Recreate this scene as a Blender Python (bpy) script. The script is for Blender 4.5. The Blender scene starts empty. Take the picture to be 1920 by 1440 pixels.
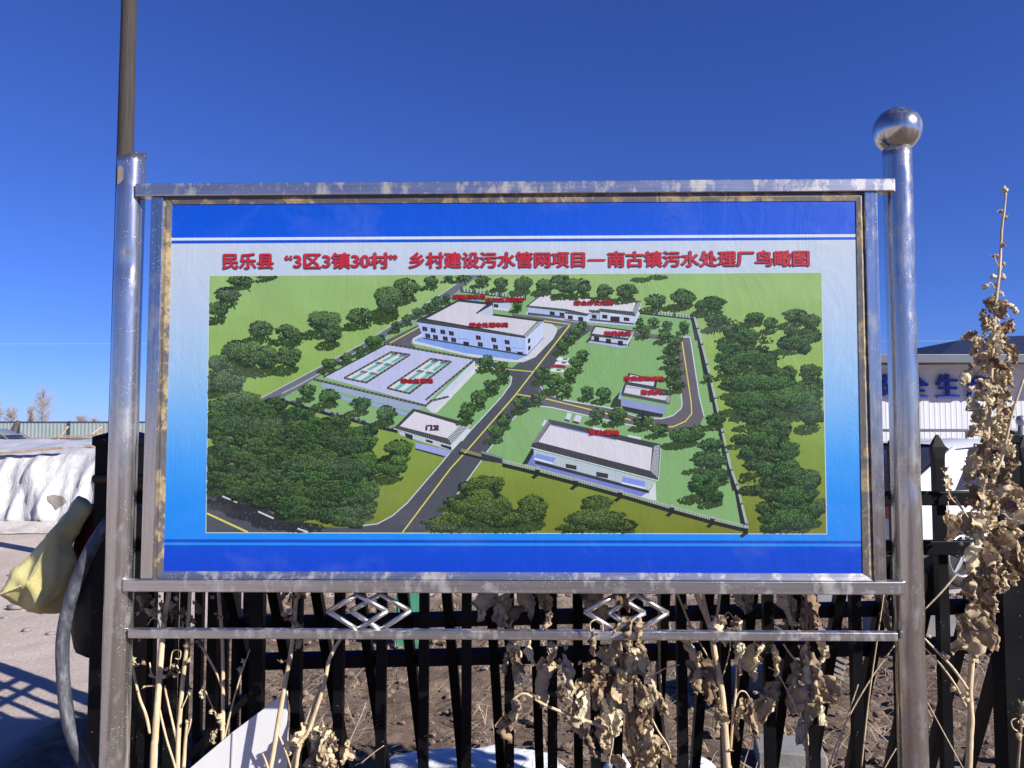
import bpy, bmesh, math, random
import numpy as np
from mathutils import Vector, Matrix, noise

R = math.radians
SC = bpy.context.scene
COL = SC.collection

# ------------------------------------------------------------------ camera
F, CX, CY = 1442.0, 960.0, 720.0          # photograph: 1920 x 1440
PITCH, EYE = R(3.2), 1.6
cam_d = bpy.data.cameras.new('camera'); cam_d.sensor_width = 36; cam_d.lens = 36 * F / 1920
cam_d.clip_start = 0.05; cam_d.clip_end = 3000
cam = bpy.data.objects.new('camera', cam_d); COL.objects.link(cam)
cam.location = (0, 0, EYE); cam.rotation_euler = (R(90) + PITCH, 0, 0)
SC.camera = cam

# ------------------------------------------------------------------ light
SUN_AZ, SUN_EL = R(56), R(31)             # azimuth: to the right of straight behind the camera
sdir = Vector((math.sin(SUN_AZ) * math.cos(SUN_EL), -math.cos(SUN_AZ) * math.cos(SUN_EL), math.sin(SUN_EL)))
w = bpy.data.worlds.new('World'); SC.world = w; w.use_nodes = True
nt = w.node_tree; nt.nodes.clear()
out = nt.nodes.new('ShaderNodeOutputWorld'); bg = nt.nodes.new('ShaderNodeBackground')
sky = nt.nodes.new('ShaderNodeTexSky'); sky.sky_type = 'NISHITA'; sky.sun_disc = False
sky.sun_elevation = SUN_EL; sky.sun_rotation = math.atan2(sdir.x, sdir.y)
sky.altitude = 2300; sky.air_density = 1.15; sky.dust_density = 0.25; sky.ozone_density = 3.5
hsv = nt.nodes.new('ShaderNodeHueSaturation'); hsv.inputs['Saturation'].default_value = 1.0
tint = nt.nodes.new('ShaderNodeMix'); tint.data_type = 'RGBA'; tint.blend_type = 'MULTIPLY'; tint.inputs[0].default_value = 1
tint.inputs[7].default_value = (.43, .63, 1.36, 1)
nt.links.new(sky.outputs[0], hsv.inputs['Color']); nt.links.new(hsv.outputs[0], tint.inputs[6]); nt.links.new(tint.outputs[2], bg.inputs[0])
bg.inputs[1].default_value = 0.056
nt.links.new(bg.outputs[0], out.inputs[0])
sun_d = bpy.data.lights.new('sun', 'SUN'); sun_d.energy = 5.0; sun_d.angle = R(0.53); sun_d.color = (1.0, 0.95, 0.88)
sun = bpy.data.objects.new('sun', sun_d); COL.objects.link(sun)
sun.rotation_euler = sdir.to_track_quat('Z', 'Y').to_euler(); sun.location = (3, -3, 5)
SC.view_settings.view_transform = 'Standard'; SC.view_settings.look = 'None'
SC.view_settings.exposure = 0.8; SC.view_settings.gamma = 1.0
SC.cycles.use_denoising = True
SC.cycles.max_bounces = 6

rng = random.Random(7)
nrg = np.random.default_rng(11)

# ------------------------------------------------------------------ helpers
def ray(px, py):
    a, b = (px - CX) / F, (CY - py) / F
    cp, sp = math.cos(PITCH), math.sin(PITCH)
    return Vector((a, cp - b * sp, sp + b * cp))

def W(px, py, Y):
    """world point seen at a pixel, on the plane at distance Y"""
    d = ray(px, py); t = Y / d.y
    return Vector((d.x * t, Y, EYE + d.z * t))

def G(px, py, z=0.0):
    """world point seen at a pixel, lying on the ground"""
    d = ray(px, py); t = (z - EYE) / d.z
    return Vector((d.x * t, d.y * t, z))

def lin(c):
    c = c / 255.0
    return c / 12.92 if c <= 0.04045 else ((c + 0.055) / 1.055) ** 2.4

def srgb(r, g, b, k=1.0):
    return (min(.95, lin(r) * k), min(.95, lin(g) * k), min(.95, lin(b) * k), 1)

class MB:
    def __init__(s): s.v = []; s.f = []; s.c = None
    def add(s, vs, fs):
        n = len(s.v); s.v += [tuple(p) for p in vs]; s.f += [tuple(i + n for i in f) for f in fs]; return s
    def box(s, a, b):
        x0, y0, z0 = a; x1, y1, z1 = b
        return s.add([(x0,y0,z0),(x1,y0,z0),(x1,y1,z0),(x0,y1,z0),(x0,y0,z1),(x1,y0,z1),(x1,y1,z1),(x0,y1,z1)],
                     [(0,3,2,1),(4,5,6,7),(0,1,5,4),(1,2,6,5),(2,3,7,6),(3,0,4,7)])
    def obox(s, c, ax, ay, az):
        """oriented box: centre and three half-axis vectors"""
        c = Vector(c); vs = []
        for k in (-1, 1):
            for (i, j) in ((-1,-1),(1,-1),(1,1),(-1,1)):
                vs.append(c + Vector(ax) * i + Vector(ay) * j + Vector(az) * k)
        return s.add(vs, [(0,3,2,1),(4,5,6,7),(0,1,5,4),(1,2,6,5),(2,3,7,6),(3,0,4,7)])
    def beam(s, p, q, w, h, up=(0,0,1)):
        p, q = Vector(p), Vector(q); d = (q - p); L = d.length; d = d / L
        sx = d.cross(Vector(up)).normalized(); u = sx.cross(d).normalized()
        return s.obox((p + q) / 2, d * L / 2, sx * w / 2, u * h / 2)
    def tube(s, pts, radii, n=8, caps=True):
        pts = [Vector(p) for p in pts]
        if not hasattr(radii, '__len__'): radii = [radii] * len(pts)
        base = len(s.v); prev = None
        for i, p in enumerate(pts):
            d = (pts[min(i + 1, len(pts) - 1)] - pts[max(i - 1, 0)])
            d = d.normalized() if d.length > 1e-9 else Vector((0, 0, 1))
            if prev is None:
                a = d.orthogonal().normalized()
            else:
                a = (prev - d * prev.dot(d)); a = a.normalized() if a.length > 1e-6 else d.orthogonal().normalized()
            prev = a; b = d.cross(a)
            for k in range(n):
                t = 2 * math.pi * k / n
                s.v.append(tuple(p + (a * math.cos(t) + b * math.sin(t)) * radii[i]))
        for i in range(len(pts) - 1):
            for k in range(n):
                k2 = (k + 1) % n
                s.f.append((base + i * n + k, base + i * n + k2, base + (i + 1) * n + k2, base + (i + 1) * n + k))
        if caps:
            s.f.append(tuple(base + k for k in range(n))[::-1])
            s.f.append(tuple(base + (len(pts) - 1) * n + k for k in range(n)))
        return s
    def lathe(s, prof, c, n=24, axis='z'):
        base = len(s.v); c = Vector(c)
        for (r, h) in prof:
            for k in range(n):
                t = 2 * math.pi * k / n; x, y = r * math.cos(t), r * math.sin(t)
                p = {'z': (x, y, h), 'y': (x, h, y), 'x': (h, x, y)}[axis]
                s.v.append(tuple(c + Vector(p)))
        for i in range(len(prof) - 1):
            for k in range(n):
                k2 = (k + 1) % n
                s.f.append((base + i * n + k, base + i * n + k2, base + (i + 1) * n + k2, base + (i + 1) * n + k))
        return s
    def grid(s, fn, nu, nv):
        base = len(s.v)
        for j in range(nv):
            for i in range(nu):
                s.v.append(tuple(fn(i / (nu - 1), j / (nv - 1))))
        for j in range(nv - 1):
            for i in range(nu - 1):
                a = base + j * nu + i
                s.f.append((a, a + 1, a + nu + 1, a + nu))
        return s
    def mesh(s, name, smooth=False):
        me = bpy.data.meshes.new(name); me.from_pydata(s.v, [], s.f); me.validate(); me.update()
        if smooth: me.polygons.foreach_set('use_smooth', [True] * len(me.polygons))
        return me
    def build(s, name, mat, parent=None, smooth=False, local=False, bevel=0, recalc=True):
        me = s.mesh(name, smooth)
        if recalc:
            bm = bmesh.new(); bm.from_mesh(me); bmesh.ops.recalc_face_normals(bm, faces=bm.faces); bm.to_mesh(me); bm.free()
        if smooth: me.polygons.foreach_set('use_smooth', [True] * len(me.polygons))
        if mat: me.materials.append(mat)
        o = put(me, name, parent, local)
        if bevel:
            m = o.modifiers.new('bevel', 'BEVEL'); m.width = bevel; m.segments = 2; m.limit_method = 'ANGLE'; m.angle_limit = R(40)
        return o

def abs_loc(o):
    v = Vector((0, 0, 0))
    while o: v += o.location; o = o.parent
    return v

def put(me, name, parent=None, local=False):
    o = bpy.data.objects.new(name, me); COL.objects.link(o)
    if parent:
        o.parent = parent
        if not local: o.location = -abs_loc(parent)
    return o

def tag(o, label=None, cat=None, group=None, kind=None):
    if label: o['label'] = label
    if cat: o['category'] = cat
    if group: o['group'] = group
    if kind: o['kind'] = kind
    return o

def thing(name, label, cat, loc=(0,0,0), group=None):
    o = bpy.data.objects.new(name, None); COL.objects.link(o); o.location = loc; o.empty_display_size = .1
    return tag(o, label, cat, group)

def lumpy(mb, amp, scale, seed=0):
    o = Vector((seed * 7.3, seed * 3.1, seed * 1.7))
    for i, p in enumerate(mb.v):
        p = Vector(p); n = noise.noise_vector(p * scale + o)
        mb.v[i] = tuple(p + n * amp)
    return mb

# ------------------------------------------------------------------ materials
class NM:
    """tiny node-material helper"""
    def __init__(s, name):
        s.m = bpy.data.materials.new(name); s.m.use_nodes = True; s.t = s.m.node_tree
        s.p = s.t.nodes['Principled BSDF']
        s.geo = s.t.nodes.new('ShaderNodeTexCoord')
    def n(s, kind, **kw):
        nd = s.t.nodes.new(kind)
        for k, v in kw.items(): setattr(nd, k, v)
        return nd
    def l(s, a, b): s.t.links.new(a, b)
    def co(s, scale=(1, 1, 1), world=False):
        mp = s.n('ShaderNodeMapping'); mp.inputs['Scale'].default_value = scale
        if world:
            g = s.n('ShaderNodeNewGeometry'); s.l(g.outputs['Position'], mp.inputs['Vector'])
        else:
            s.l(s.geo.outputs['Object'], mp.inputs['Vector'])
        return mp.outputs[0]
    def noise(s, scale, detail=4, rough=.55, vec=None, dist=0):
        nd = s.n('ShaderNodeTexNoise'); nd.inputs['Scale'].default_value = scale; nd.inputs['Detail'].default_value = detail
        nd.inputs['Roughness'].default_value = rough; nd.inputs['Distortion'].default_value = dist
        if vec is not None: s.l(vec, nd.inputs['Vector'])
        return nd.outputs['Fac']
    def ramp(s, fac, stops):
        nd = s.n('ShaderNodeValToRGB'); e = nd.color_ramp.elements
        while len(e) > 1: e.remove(e[-1])
        e[0].position = stops[0][0]; e[0].color = col4(stops[0][1])
        for p, c in stops[1:]:
            x = e.new(p); x.color = col4(c)
        s.l(fac, nd.inputs[0]); return nd.outputs[0]
    def mix(s, fac, a, b, mode='MIX'):
        nd = s.n('ShaderNodeMix', data_type='RGBA', blend_type=mode)
        for sock, v in ((nd.inputs[0], fac), (nd.inputs[6], a), (nd.inputs[7], b)):
            if isinstance(v, (int, float)): sock.default_value = v
            elif isinstance(v, tuple): sock.default_value = col4(v)
            else: s.l(v, sock)
        return nd.outputs[2]
    def math(s, op, a, b=0.0):
        nd = s.n('ShaderNodeMath', operation=op)
        for sock, v in ((nd.inputs[0], a), (nd.inputs[1], b)):
            if isinstance(v, (int, float)): sock.default_value = v
            else: s.l(v, sock)
        return nd.outputs[0]
    def bump(s, h, strength=.3, dist=.01):
        nd = s.n('ShaderNodeBump'); nd.inputs['Strength'].default_value = strength; nd.inputs['Distance'].default_value = dist
        s.l(h, nd.inputs['Height']); s.l(nd.outputs[0], s.p.inputs['Normal']); return nd
    def set(s, color=None, rough=None, metal=None, spec=None):
        for key, v in (('Base Color', color), ('Roughness', rough), ('Metallic', metal), ('Specular IOR Level', spec)):
            if v is None: continue
            sock = s.p.inputs[key]
            if isinstance(v, tuple): sock.default_value = col4(v)
            elif isinstance(v, (int, float)): sock.default_value = v
            else: s.l(v, sock)
        return s

def col4(c):
    return tuple(c) if len(c) == 4 else (c[0], c[1], c[2], 1)

def g1(v): return (v, v, v, 1)

def mat_simple(name, color, rough=.6, var=.25, scale=8, metal=0, spec=.4, bump=0, bscale=60):
    m = NM(name); c = col4(color)
    dark = tuple(x * (1 - var) for x in c[:3]) + (1,); lite = tuple(min(.95, x * (1 + var)) for x in c[:3]) + (1,)
    m.set(m.ramp(m.noise(scale, 5, vec=m.co()), [(.3, dark), (.7, lite)]), rough, metal, spec)
    if bump: m.bump(m.noise(bscale, 4, vec=m.co()), bump, .004)
    return m.m

def mat_steel(name, dirt=.5, rough=.2, streak='z', wave=.25, haze=.05):
    m = NM(name)
    sc = (26, 26, .7) if streak == 'z' else (.7, 26, 26)
    brushed = m.noise(6, 3, vec=m.co(sc))
    blot = m.noise(4.5, 7, .68, vec=m.co((1, 1, .55) if streak == 'z' else (1.5, 1, 2.2)), dist=.5)
    fine = m.noise(38, 4, .6, vec=m.co((1, 1, .45)))
    vo = m.n('ShaderNodeTexVoronoi'); vo.inputs['Scale'].default_value = 120; m.l(m.co(), vo.inputs['Vector'])
    spot = m.math('MULTIPLY', m.math('LESS_THAN', vo.outputs['Distance'], .20), m.math('GREATER_THAN', m.noise(14, 2, vec=m.co()), .53))
    film = m.math('ADD', haze, m.math('MULTIPLY', m.ramp(m.math('ADD', m.math('MULTIPLY', fine, .50), m.math('MULTIPLY', blot, .60)), [(.56, g1(0)), (.68, g1(1))]), dirt))
    base = m.ramp(brushed, [(.25, (.47, .45, .43)), (.75, (.66, .635, .60))])
    dirtm = m.math('MAXIMUM', film, m.math('MULTIPLY', spot, .65))
    dcol = m.ramp(fine, [(.35, (.20, .19, .18)), (.65, (.31, .30, .285))])
    m.set(m.mix(dirtm, base, dcol))
    m.l(m.math('SUBTRACT', 1.0, m.math('MULTIPLY', dirtm, .8)), m.p.inputs['Metallic'])
    m.l(m.math('ADD', rough, m.math('ADD', m.math('MULTIPLY', dirtm, .38), m.math('MULTIPLY', brushed, .05))), m.p.inputs['Roughness'])
    m.bump(m.math('ADD', m.noise(2.2, 2, vec=m.co((3, 3, 1.3))), m.math('MULTIPLY', brushed, .05)), wave, .012)
    return m.m

M = {}
M['steel_post'] = mat_steel('stainless_post', .28, .125, 'z', .05, .10)
M['steel_rail'] = mat_steel('stainless_rail', .62, .22, 'x', .2, .10)
M['steel_up'] = mat_steel('stainless_upright', .18, .17, 'z', .15, .03)
M['steel_ball'] = mat_steel('stainless_ball', .3, .12, 'z', .12, .08)
M['ornament'] = mat_steel('stainless_ornament', .1, .3, 'z')

# peeling yellow glue on the trim strip
m = NM('glue_trim'); nz = m.noise(16, 6, .7, vec=m.co((1, 1, .7)), dist=.4)
msk = m.ramp(nz, [(.49, g1(0)), (.55, g1(1))])
m.set(m.mix(msk, (.19, .175, .16), m.ramp(m.noise(60, 4, vec=m.co()), [(.3, (.20, .14, .07)), (.7, (.44, .35, .20))])), .6)
m.l(m.math('MULTIPLY', m.math('SUBTRACT', 1.0, msk), .75), m.p.inputs['Metallic'])
m.bump(nz, .5, .004); M['glue'] = m.m

# black painted fence steel with dust specks
m = NM('black_fence_paint')
vo = m.n('ShaderNodeTexVoronoi'); vo.inputs['Scale'].default_value = 70; m.l(m.co(world=True), vo.inputs['Vector'])
sp = m.math('MULTIPLY', m.math('LESS_THAN', vo.outputs['Distance'], .14), m.math('GREATER_THAN', m.noise(30, 1, vec=m.co(world=True)), .58))
dust = m.ramp(m.noise(5, 5, .6, vec=m.co(world=True)), [(.45, (.002, .002, .003)), (.8, (.009, .009, .010))])
m.set(m.mix(sp, dust, (.12, .115, .11)), .5, 0, .16); M['black'] = m.m
m = NM('dark_blue_enamel'); m.set(m.ramp(m.noise(4, 4, vec=m.co(world=True)), [(.4, (.003, .004, .018)), (.8, (.006, .009, .035))]), .45, 0, .3); M['navy'] = m.m

# poster vinyl
m = NM('printed_vinyl')
at = m.n('ShaderNodeAttribute'); at.attribute_name = 'Col'
weave = m.noise(1, 2, .5, vec=m.co((420, 1, 3)))
fade = m.ramp(m.noise(3.0, 7, .68, vec=m.co((1, 1, 1.8)), dist=.6), [(.52, g1(0)), (.80, g1(.09))])
c1 = m.mix(fade, at.outputs['Color'], (.45, .48, .54))
c2 = m.mix(1.0, c1, m.ramp(weave, [(.25, g1(.88)), (.75, g1(1.0))]), 'MULTIPLY')
m.set(c2, .42, 0, .35)
m.bump(m.math('ADD', m.math('MULTIPLY', m.noise(5, 5, .6, vec=m.co((1.4, 1, 1)), dist=1.2), 1.0), m.math('MULTIPLY', weave, .04)), .22, .012)
M['vinyl'] = m.m

# dry leaves: colour varies per object
m = NM('dry_leaf')
oi = m.n('ShaderNodeObjectInfo')
rnd = m.ramp(oi.outputs['Random'], [(0, (.26, .17, .10)), (.25, (.46, .34, .21)), (.6, (.68, .54, .35)), (1, (.82, .72, .48))])
veins = m.ramp(m.noise(55, 5, .7, vec=m.co((1, 1, .6))), [(.3, g1(.62)), (.7, g1(1.1))])
m.set(m.mix(1.0, rnd, veins, 'MULTIPLY'), .75, 0, .2)
m.bump(m.noise(120, 4, vec=m.co()), .5, .003); M['leaf'] = m.m
tr = m.n('ShaderNodeBsdfTranslucent'); m.l(rnd, tr.inputs['Color'])
mx = m.n('ShaderNodeMixShader'); mx.inputs[0].default_value = .15
outn = m.t.nodes['Material Output']; m.l(m.p.outputs[0], mx.inputs[1]); m.l(tr.outputs[0], mx.inputs[2]); m.l(mx.outputs[0], outn.inputs[0])
m = NM('dry_stem')
m.set(m.mix(1.0, m.ramp(m.noise(8, 5, vec=m.co((6, 6, 1))), [(.3, (.46, .34, .20)), (.7, (.68, .55, .36))]),
      m.ramp(m.noise(90, 3, vec=m.co((3, 3, .4))), [(.3, g1(.75)), (.6, g1(1.05))]), 'MULTIPLY'), .65, 0, .25)
m.bump(m.noise(60, 3, vec=m.co((3, 3, .5))), .4, .003); M['stem'] = m.m
M['stem_dark'] = mat_simple('dry_stem_brown', (.30, .22, .14), .75, .3, 20)
M['twig'] = mat_simple('bare_twig', (.30, .25, .21), .85, .15, 2)

# ground
m = NM('earth')
at = m.n('ShaderNodeAttribute'); at.attribute_name = 'yard'
pw = m.co(world=True)
soil = m.ramp(m.noise(9, 8, .7, vec=pw), [(.3, (.10, .070, .052)), (.5, (.18, .13, .098)), (.72, (.30, .235, .18))])
yard = m.ramp(m.noise(.9, 8, .65, vec=pw), [(.3, (.47, .385, .33)), (.55, (.55, .465, .41)), (.75, (.60, .52, .465))])
fine = m.ramp(m.noise(60, 5, .7, vec=pw), [(.3, g1(.72)), (.7, g1(1.1))])
m.set(m.mix(1.0, m.mix(at.outputs['Fac'], soil, yard), fine, 'MULTIPLY'), .95, 0, .1)
m.bump(m.noise(28, 8, .75, vec=pw), .8, .03); M['earth'] = m.m
M['clod'] = mat_simple('soil_clod', (.17, .12, .09), .95, .4, 12, bump=.6)
M['straw'] = mat_simple('straw', (.36, .29, .19), .8, .3, 6)
m = NM('old_snow'); m.set(m.ramp(m.noise(14, 6, vec=m.co()), [(.3, (.50, .52, .55)), (.6, (.70, .71, .72))]), .6); m.bump(m.noise(22, 6, vec=m.co()), .6, .02); M['snow'] = m.m

M['white_board'] = mat_simple('white_board', (.62, .62, .62), .6, .05, 5, bump=.05)
M['edge_grey'] = mat_simple('board_edge', (.45, .45, .44), .7, .1, 5)
m = NM('dusty_pe_pipe'); z = m.noise(16, 7, .75, vec=m.co((2.2, 1, .6)), dist=.6)
m.set(m.ramp(z, [(.38, (.020, .023, .032)), (.53, (.07, .075, .09)), (.70, (.22, .22, .225))]), .55); M['hose'] = m.m
M['ribbed'] = mat_simple('brown_conduit', (.10, .055, .028), .6, .3, 9)
m = NM('yellow_woven'); wv = m.n('ShaderNodeTexChecker'); wv.inputs['Scale'].default_value = 330; m.l(m.co(), wv.inputs['Vector'])
m.set(m.mix(1.0, m.ramp(m.noise(7, 4, vec=m.co()), [(.3, (.46, .41, .16)), (.7, (.58, .53, .25))]), m.ramp(wv.outputs['Fac'], [(0, g1(.88)), (1, g1(1))]), 'MULTIPLY'), .6, 0, .3)
m.bump(m.noise(18, 4, vec=m.co()), .5, .01); M['yellow'] = m.m
M['thread'] = mat_simple('pale_thread', (.60, .55, .30), .8, .2, 60)
M['red'] = mat_simple('dark_red_cloth', (.16, .012, .014), .7, .3, 9)
M['sack'] = mat_simple('black_plastic', (.004, .004, .005), .5, .2, 9)
m = NM('plastic_sheet'); z = m.noise(3, 6, .6, vec=m.co((1, .5, 1)), dist=1.5)
m.set(m.ramp(z, [(.3, (.36, .36, .365)), (.6, (.46, .46, .465))]), .36, 0, .5)
m.bump(m.math('ADD', m.noise(4, 6, .65, vec=m.co((1.2, 1, .5)), dist=1.5), m.math('MULTIPLY', m.noise(14, 4, vec=m.co((1.5, 1, .6)), dist=1), .25)), .6, .06); M['tarp'] = m.m
m = NM('dusty_sheet'); m.set(m.ramp(m.noise(3, 5, vec=m.co()), [(.3, (.42, .37, .33)), (.7, (.52, .48, .45))]), .6); m.bump(m.noise(5, 6, vec=m.co(), dist=1), .8, .06); M['skirt'] = m.m
M['plank'] = mat_simple('weathered_plank', (.33, .24, .165), .8, .35, 3)
M['plank_dark'] = mat_simple('grey_plank', (.13, .11, .10), .8, .4, 7)
M['site_panel'] = mat_simple('grey_green_sheet', (.24, .29, .285), .5, .08, .5)
M['site_post'] = mat_simple('brown_post', (.10, .075, .065), .8, .2, 1)
M['site_rail'] = mat_simple('dark_rail', (.03, .04, .07), .5, .2, 1)
M['pole'] = None
m = NM('creosote_wood'); z = m.noise(4, 6, .7, vec=m.co((14, 14, .5)))
m.set(m.ramp(z, [(.3, (.016, .013, .012)), (.7, (.055, .045, .038))]), .85); m.bump(z, .7, .02); M['pole'] = m.m
M['wire'] = mat_simple('aluminium_wire', (.6, .62, .66), .5, .1, 1)
M['wall_white'] = mat_simple('white_sheet_wall', (.52, .53, .55), .5, .05, .4)
M['fascia'] = mat_simple('grey_fascia', (.13, .14, .155), .4, .1, 1, metal=.3)
M['blue_letter'] = mat_simple('blue_letter', (.012, .035, .30), .45, .15, 2)
M['blue_roof'] = mat_simple('navy_roof', (.012, .018, .045), .5, .3, 2)
M['plaster'] = mat_simple('grey_plaster', (.45, .44, .42), .8, .1, 1)
M['pipe'] = mat_simple('galvanised_pipe', (.32, .33, .35), .4, .15, 3, metal=.6)
m = NM('white_car_paint'); m.set((.60, .605, .61), .28, 0, .5); m.p.inputs['Coat Weight'].default_value = .5; m.p.inputs['Coat Roughness'].default_value = .08; M['car'] = m.m
m = NM('grey_car_paint'); m.set((.20, .23, .25), .3, .2, .5); M['car_grey'] = m.m
m = NM('car_glass'); m.set((.03, .03, .035), .06, 0, .6); M['glass'] = m.m
M['tyre'] = mat_simple('tyre', (.02, .02, .02), .85, .2, 8)
M['rim'] = mat_simple('alloy_rim', (.62, .63, .65), .3, .1, 5, metal=.8)
M['black_trim'] = mat_simple('black_trim', (.015, .015, .016), .6, .2, 8)
m = NM('rear_lamp'); m.set((.35, .01, .01), .2, 0, .5); M['lamp'] = m.m
M['green_box'] = mat_simple('green_enamel', (.06, .22, .14), .5, .15, 5)
M['blue_drum'] = mat_simple('blue_plastic', (.05, .085, .30), .45, .2, 5)
M['concrete'] = mat_simple('concrete', (.20, .195, .19), .9, .25, 5, bump=.3)
M['flower'] = mat_simple('dried_purple_flower', (.16, .05, .14), .8, .4, 60)

# ------------------------------------------------------------------ ground
def axis(fine0, fine1, step, far0, far1):
    a = list(np.arange(fine0, fine1 + 1e-6, step)); s = step; x = fine1
    while x < far1: s *= 1.28; x += s; a.append(min(x, far1))
    s = step; x = fine0; b = []
    while x > far0: s *= 1.28; x -= s; b.append(max(x, far0))
    return np.array(b[::-1] + a)
def sm(a, b, x): 
    t = min(1, max(0, (x - a) / (b - a))); return t * t * (3 - 2 * t)
xs, ys = axis(-4.6, 5.2, .05, -900, 900), axis(2.4, 8.6, .045, -900, 1500)
gv, yard = [], []
for y in ys:
    for x in xs:
        n1 = noise.fractal(Vector((x * .8, y * .8, 0)), 1, 2, 4)
        yd = sm(7.0, 7.5, y + n1 * .35)
        yd = max(yd, sm(-2.0, -2.7, x + n1 * .5)) if True else yd
        rough = (1 - yd) * sm(2.2, 3.0, y) * sm(9, 7, y) * sm(-8, -4, x) * sm(9, 5, x)
        z = rough * (.05 * n1 + .035 * noise.fractal(Vector((x * 4, y * 4, 3)), .8, 2, 4))
        z += .05 * math.exp(-((y - 7.15) / .22) ** 2) * rough * (1 + n1) * 1.2
        if x < -2 and 2 < y < 9: z += .012 * noise.fractal(Vector((x * 3, y * 3, 5)), 1, 2, 4)
        gv.append((x, y, z)); yard.append(yd)
nx = len(xs)
gf = [(j * nx + i, j * nx + i + 1, (j + 1) * nx + i + 1, (j + 1) * nx + i) for j in range(len(ys) - 1) for i in range(nx - 1)]
me = bpy.data.meshes.new('ground'); me.from_pydata(gv, [], gf); me.update()
me.polygons.foreach_set('use_smooth', [True] * len(me.polygons))
a = me.attributes.new('yard', 'FLOAT', 'POINT'); a.data.foreach_set('value', yard)
me.materials.append(M['earth']); tag(put(me, 'ground'), kind='structure')

# ------------------------------------------------------------------ notice board
TH = R(1.12); SD = 2.2
SO = Vector((0, SD, 0)); SU = Vector((math.cos(TH), -math.sin(TH), 0)); SV = Vector((math.sin(TH), math.cos(TH), 0))
def S(px, py, v=0.0):
    """board-local (u, v, z) of a pixel on the plane at local depth v"""
    d = ray(px, py); c = Vector((0, 0, EYE))
    t = (v - (c - SO).dot(SV)) / d.dot(SV); p = c + d * t - SO
    return Vector((p.dot(SU), v, p.z))
board = thing('notice_board', 'stainless steel framed notice board with aerial plan poster on two round posts', 'notice board', SO)
board.rotation_euler = (0, 0, -TH)
PR = .039
def post(x_top, y_top, x_bot, y_bot, dents, jag):
    a, b = S(x_top, y_top), S(x_bot, y_bot)
    d = (b - a) / (b.z - a.z); base = a + d * (0 - a.z); top = a
    nz, n = 90, 40; mb = MB()
    for i in range(nz + 1):
        t = i / nz; p = base.lerp(top, t)
        for k in range(n):
            th = 2 * math.pi * k / n; r = PR
            q = Vector((math.cos(th), math.sin(th), 0))
            r += .0004 * noise.noise(Vector((q.x * 1.4, q.y * 1.4, p.z * 2.6 + x_top)))
            for (dz, dth, rad, dep) in dents:
                dd = ((p.z - dz) / rad) ** 2 + (math.atan2(math.sin(th - dth), math.cos(th - dth)) * PR / rad) ** 2
                r -= dep * math.exp(-dd)
            z = p.z
            if jag and i == nz: z += .012 * math.sin(th * 1.0 + .9) + .003 * math.sin(5 * th)
            mb.v.append((p.x + q.x * r, p.y + q.y * r, z))
    for i in range(nz):
        for k in range(n):
            k2 = (k + 1) % n
            mb.f.append((i * n + k, i * n + k2, (i + 1) * n + k2, (i + 1) * n + k))
    if not jag: mb.f.append(tuple(nz * n + k for k in range(n)))
    else:
        b0 = len(mb.v)
        for k in range(n):
            x, y, z = mb.v[nz * n + k]; cx, cy = top.x, top.y
            mb.v.append((cx + (x - cx) * .93, cy + (y - cy) * .93, z - .001)); 
        for k in range(n):
            x, y, z = mb.v[b0 + k]; mb.v.append((x, y, z - .25))
        for k in range(n):
            k2 = (k + 1) % n
            mb.f.append((nz * n + k, nz * n + k2, b0 + k2, b0 + k)); mb.f.append((b0 + k, b0 + k2, b0 + n + k2, b0 + n + k))
    return mb.build('post', M['steel_post'], board, True, True), top
FRONT = -math.pi / 2
pl, _ = post(247.5, 292, 218, 1300, [(2.07, FRONT + .3, .03, .007), (2.33, FRONT - .6, .022, .008), (1.95, FRONT + .5, .012, .003), (1.3, FRONT + .9, .02, .003)], True)
pr, prt = post(1682, 280, 1709, 1300, [(1.95, FRONT + .75, .025, .006), (1.82, FRONT + .8, .02, .005), (2.05, FRONT + .2, .03, .003), (1.02, FRONT + .5, .03, .006), (1.45, FRONT + .3, .04, .003), (.95, FRONT + .2, .05, .004)], False)
bc = S(1682, 245); br = 43.5 / F * (SD - .02); mb = MB()
mb.lathe([(br * math.sin(math.pi * i / 28) * (1 if i else .001) + (0 if 0 < i < 28 else .0005), -br * math.cos(math.pi * i / 28)) for i in range(29)], bc, 44)
for i, p in enumerate(mb.v):
    p = Vector(p); n1 = noise.noise(p * 22); mb.v[i] = tuple(p + (p - bc).normalized() * .0012 * n1)
ball = mb.build('ball_finial', M['steel_ball'], pr, True, True)

def rail(name, p0, p1, v0, v1, mat):
    """p0: (x_left, y_top, y_bottom), p1: (x_right, y_top, y_bottom) of the front face"""
    a, b, c, d = S(p0[0], p0[1], v0), S(p0[0], p0[2], v0), S(p1[0], p1[1], v0), S(p1[0], p1[2], v0)
    n = 24; mb = MB()
    for i in range(n + 1):
        t = i / n; top = a.lerp(c, t); bot = b.lerp(d, t); dv = v1 - v0
        wob = .0006 * noise.noise(Vector((t * 7, p0[1] * .1, 0)))
        top.z += wob
        mb.v += [tuple(top), tuple(bot), (bot.x, v1, bot.z), (top.x, v1, top.z)]
    for i in range(n):
        for k in range(4):
            k2 = (k + 1) % 4; mb.f.append((i * 4 + k, i * 4 + k2, i * 4 + 4 + k2, i * 4 + 4 + k))
    mb.f += [(0, 1, 2, 3), (n * 4 + 3, n * 4 + 2, n * 4 + 1, n * 4)]
    return mb.build(name, mat, board, False, True, .0025)
rail('top_rail', (253, 344, 367.5), (1678, 334.5, 357.8), -.0365, .003, M['steel_rail'])
rail('bottom_rail', (229.5, 1087, 1110), (1696, 1091.5, 1116), -.0365, .003, M['steel_rail'])
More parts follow.
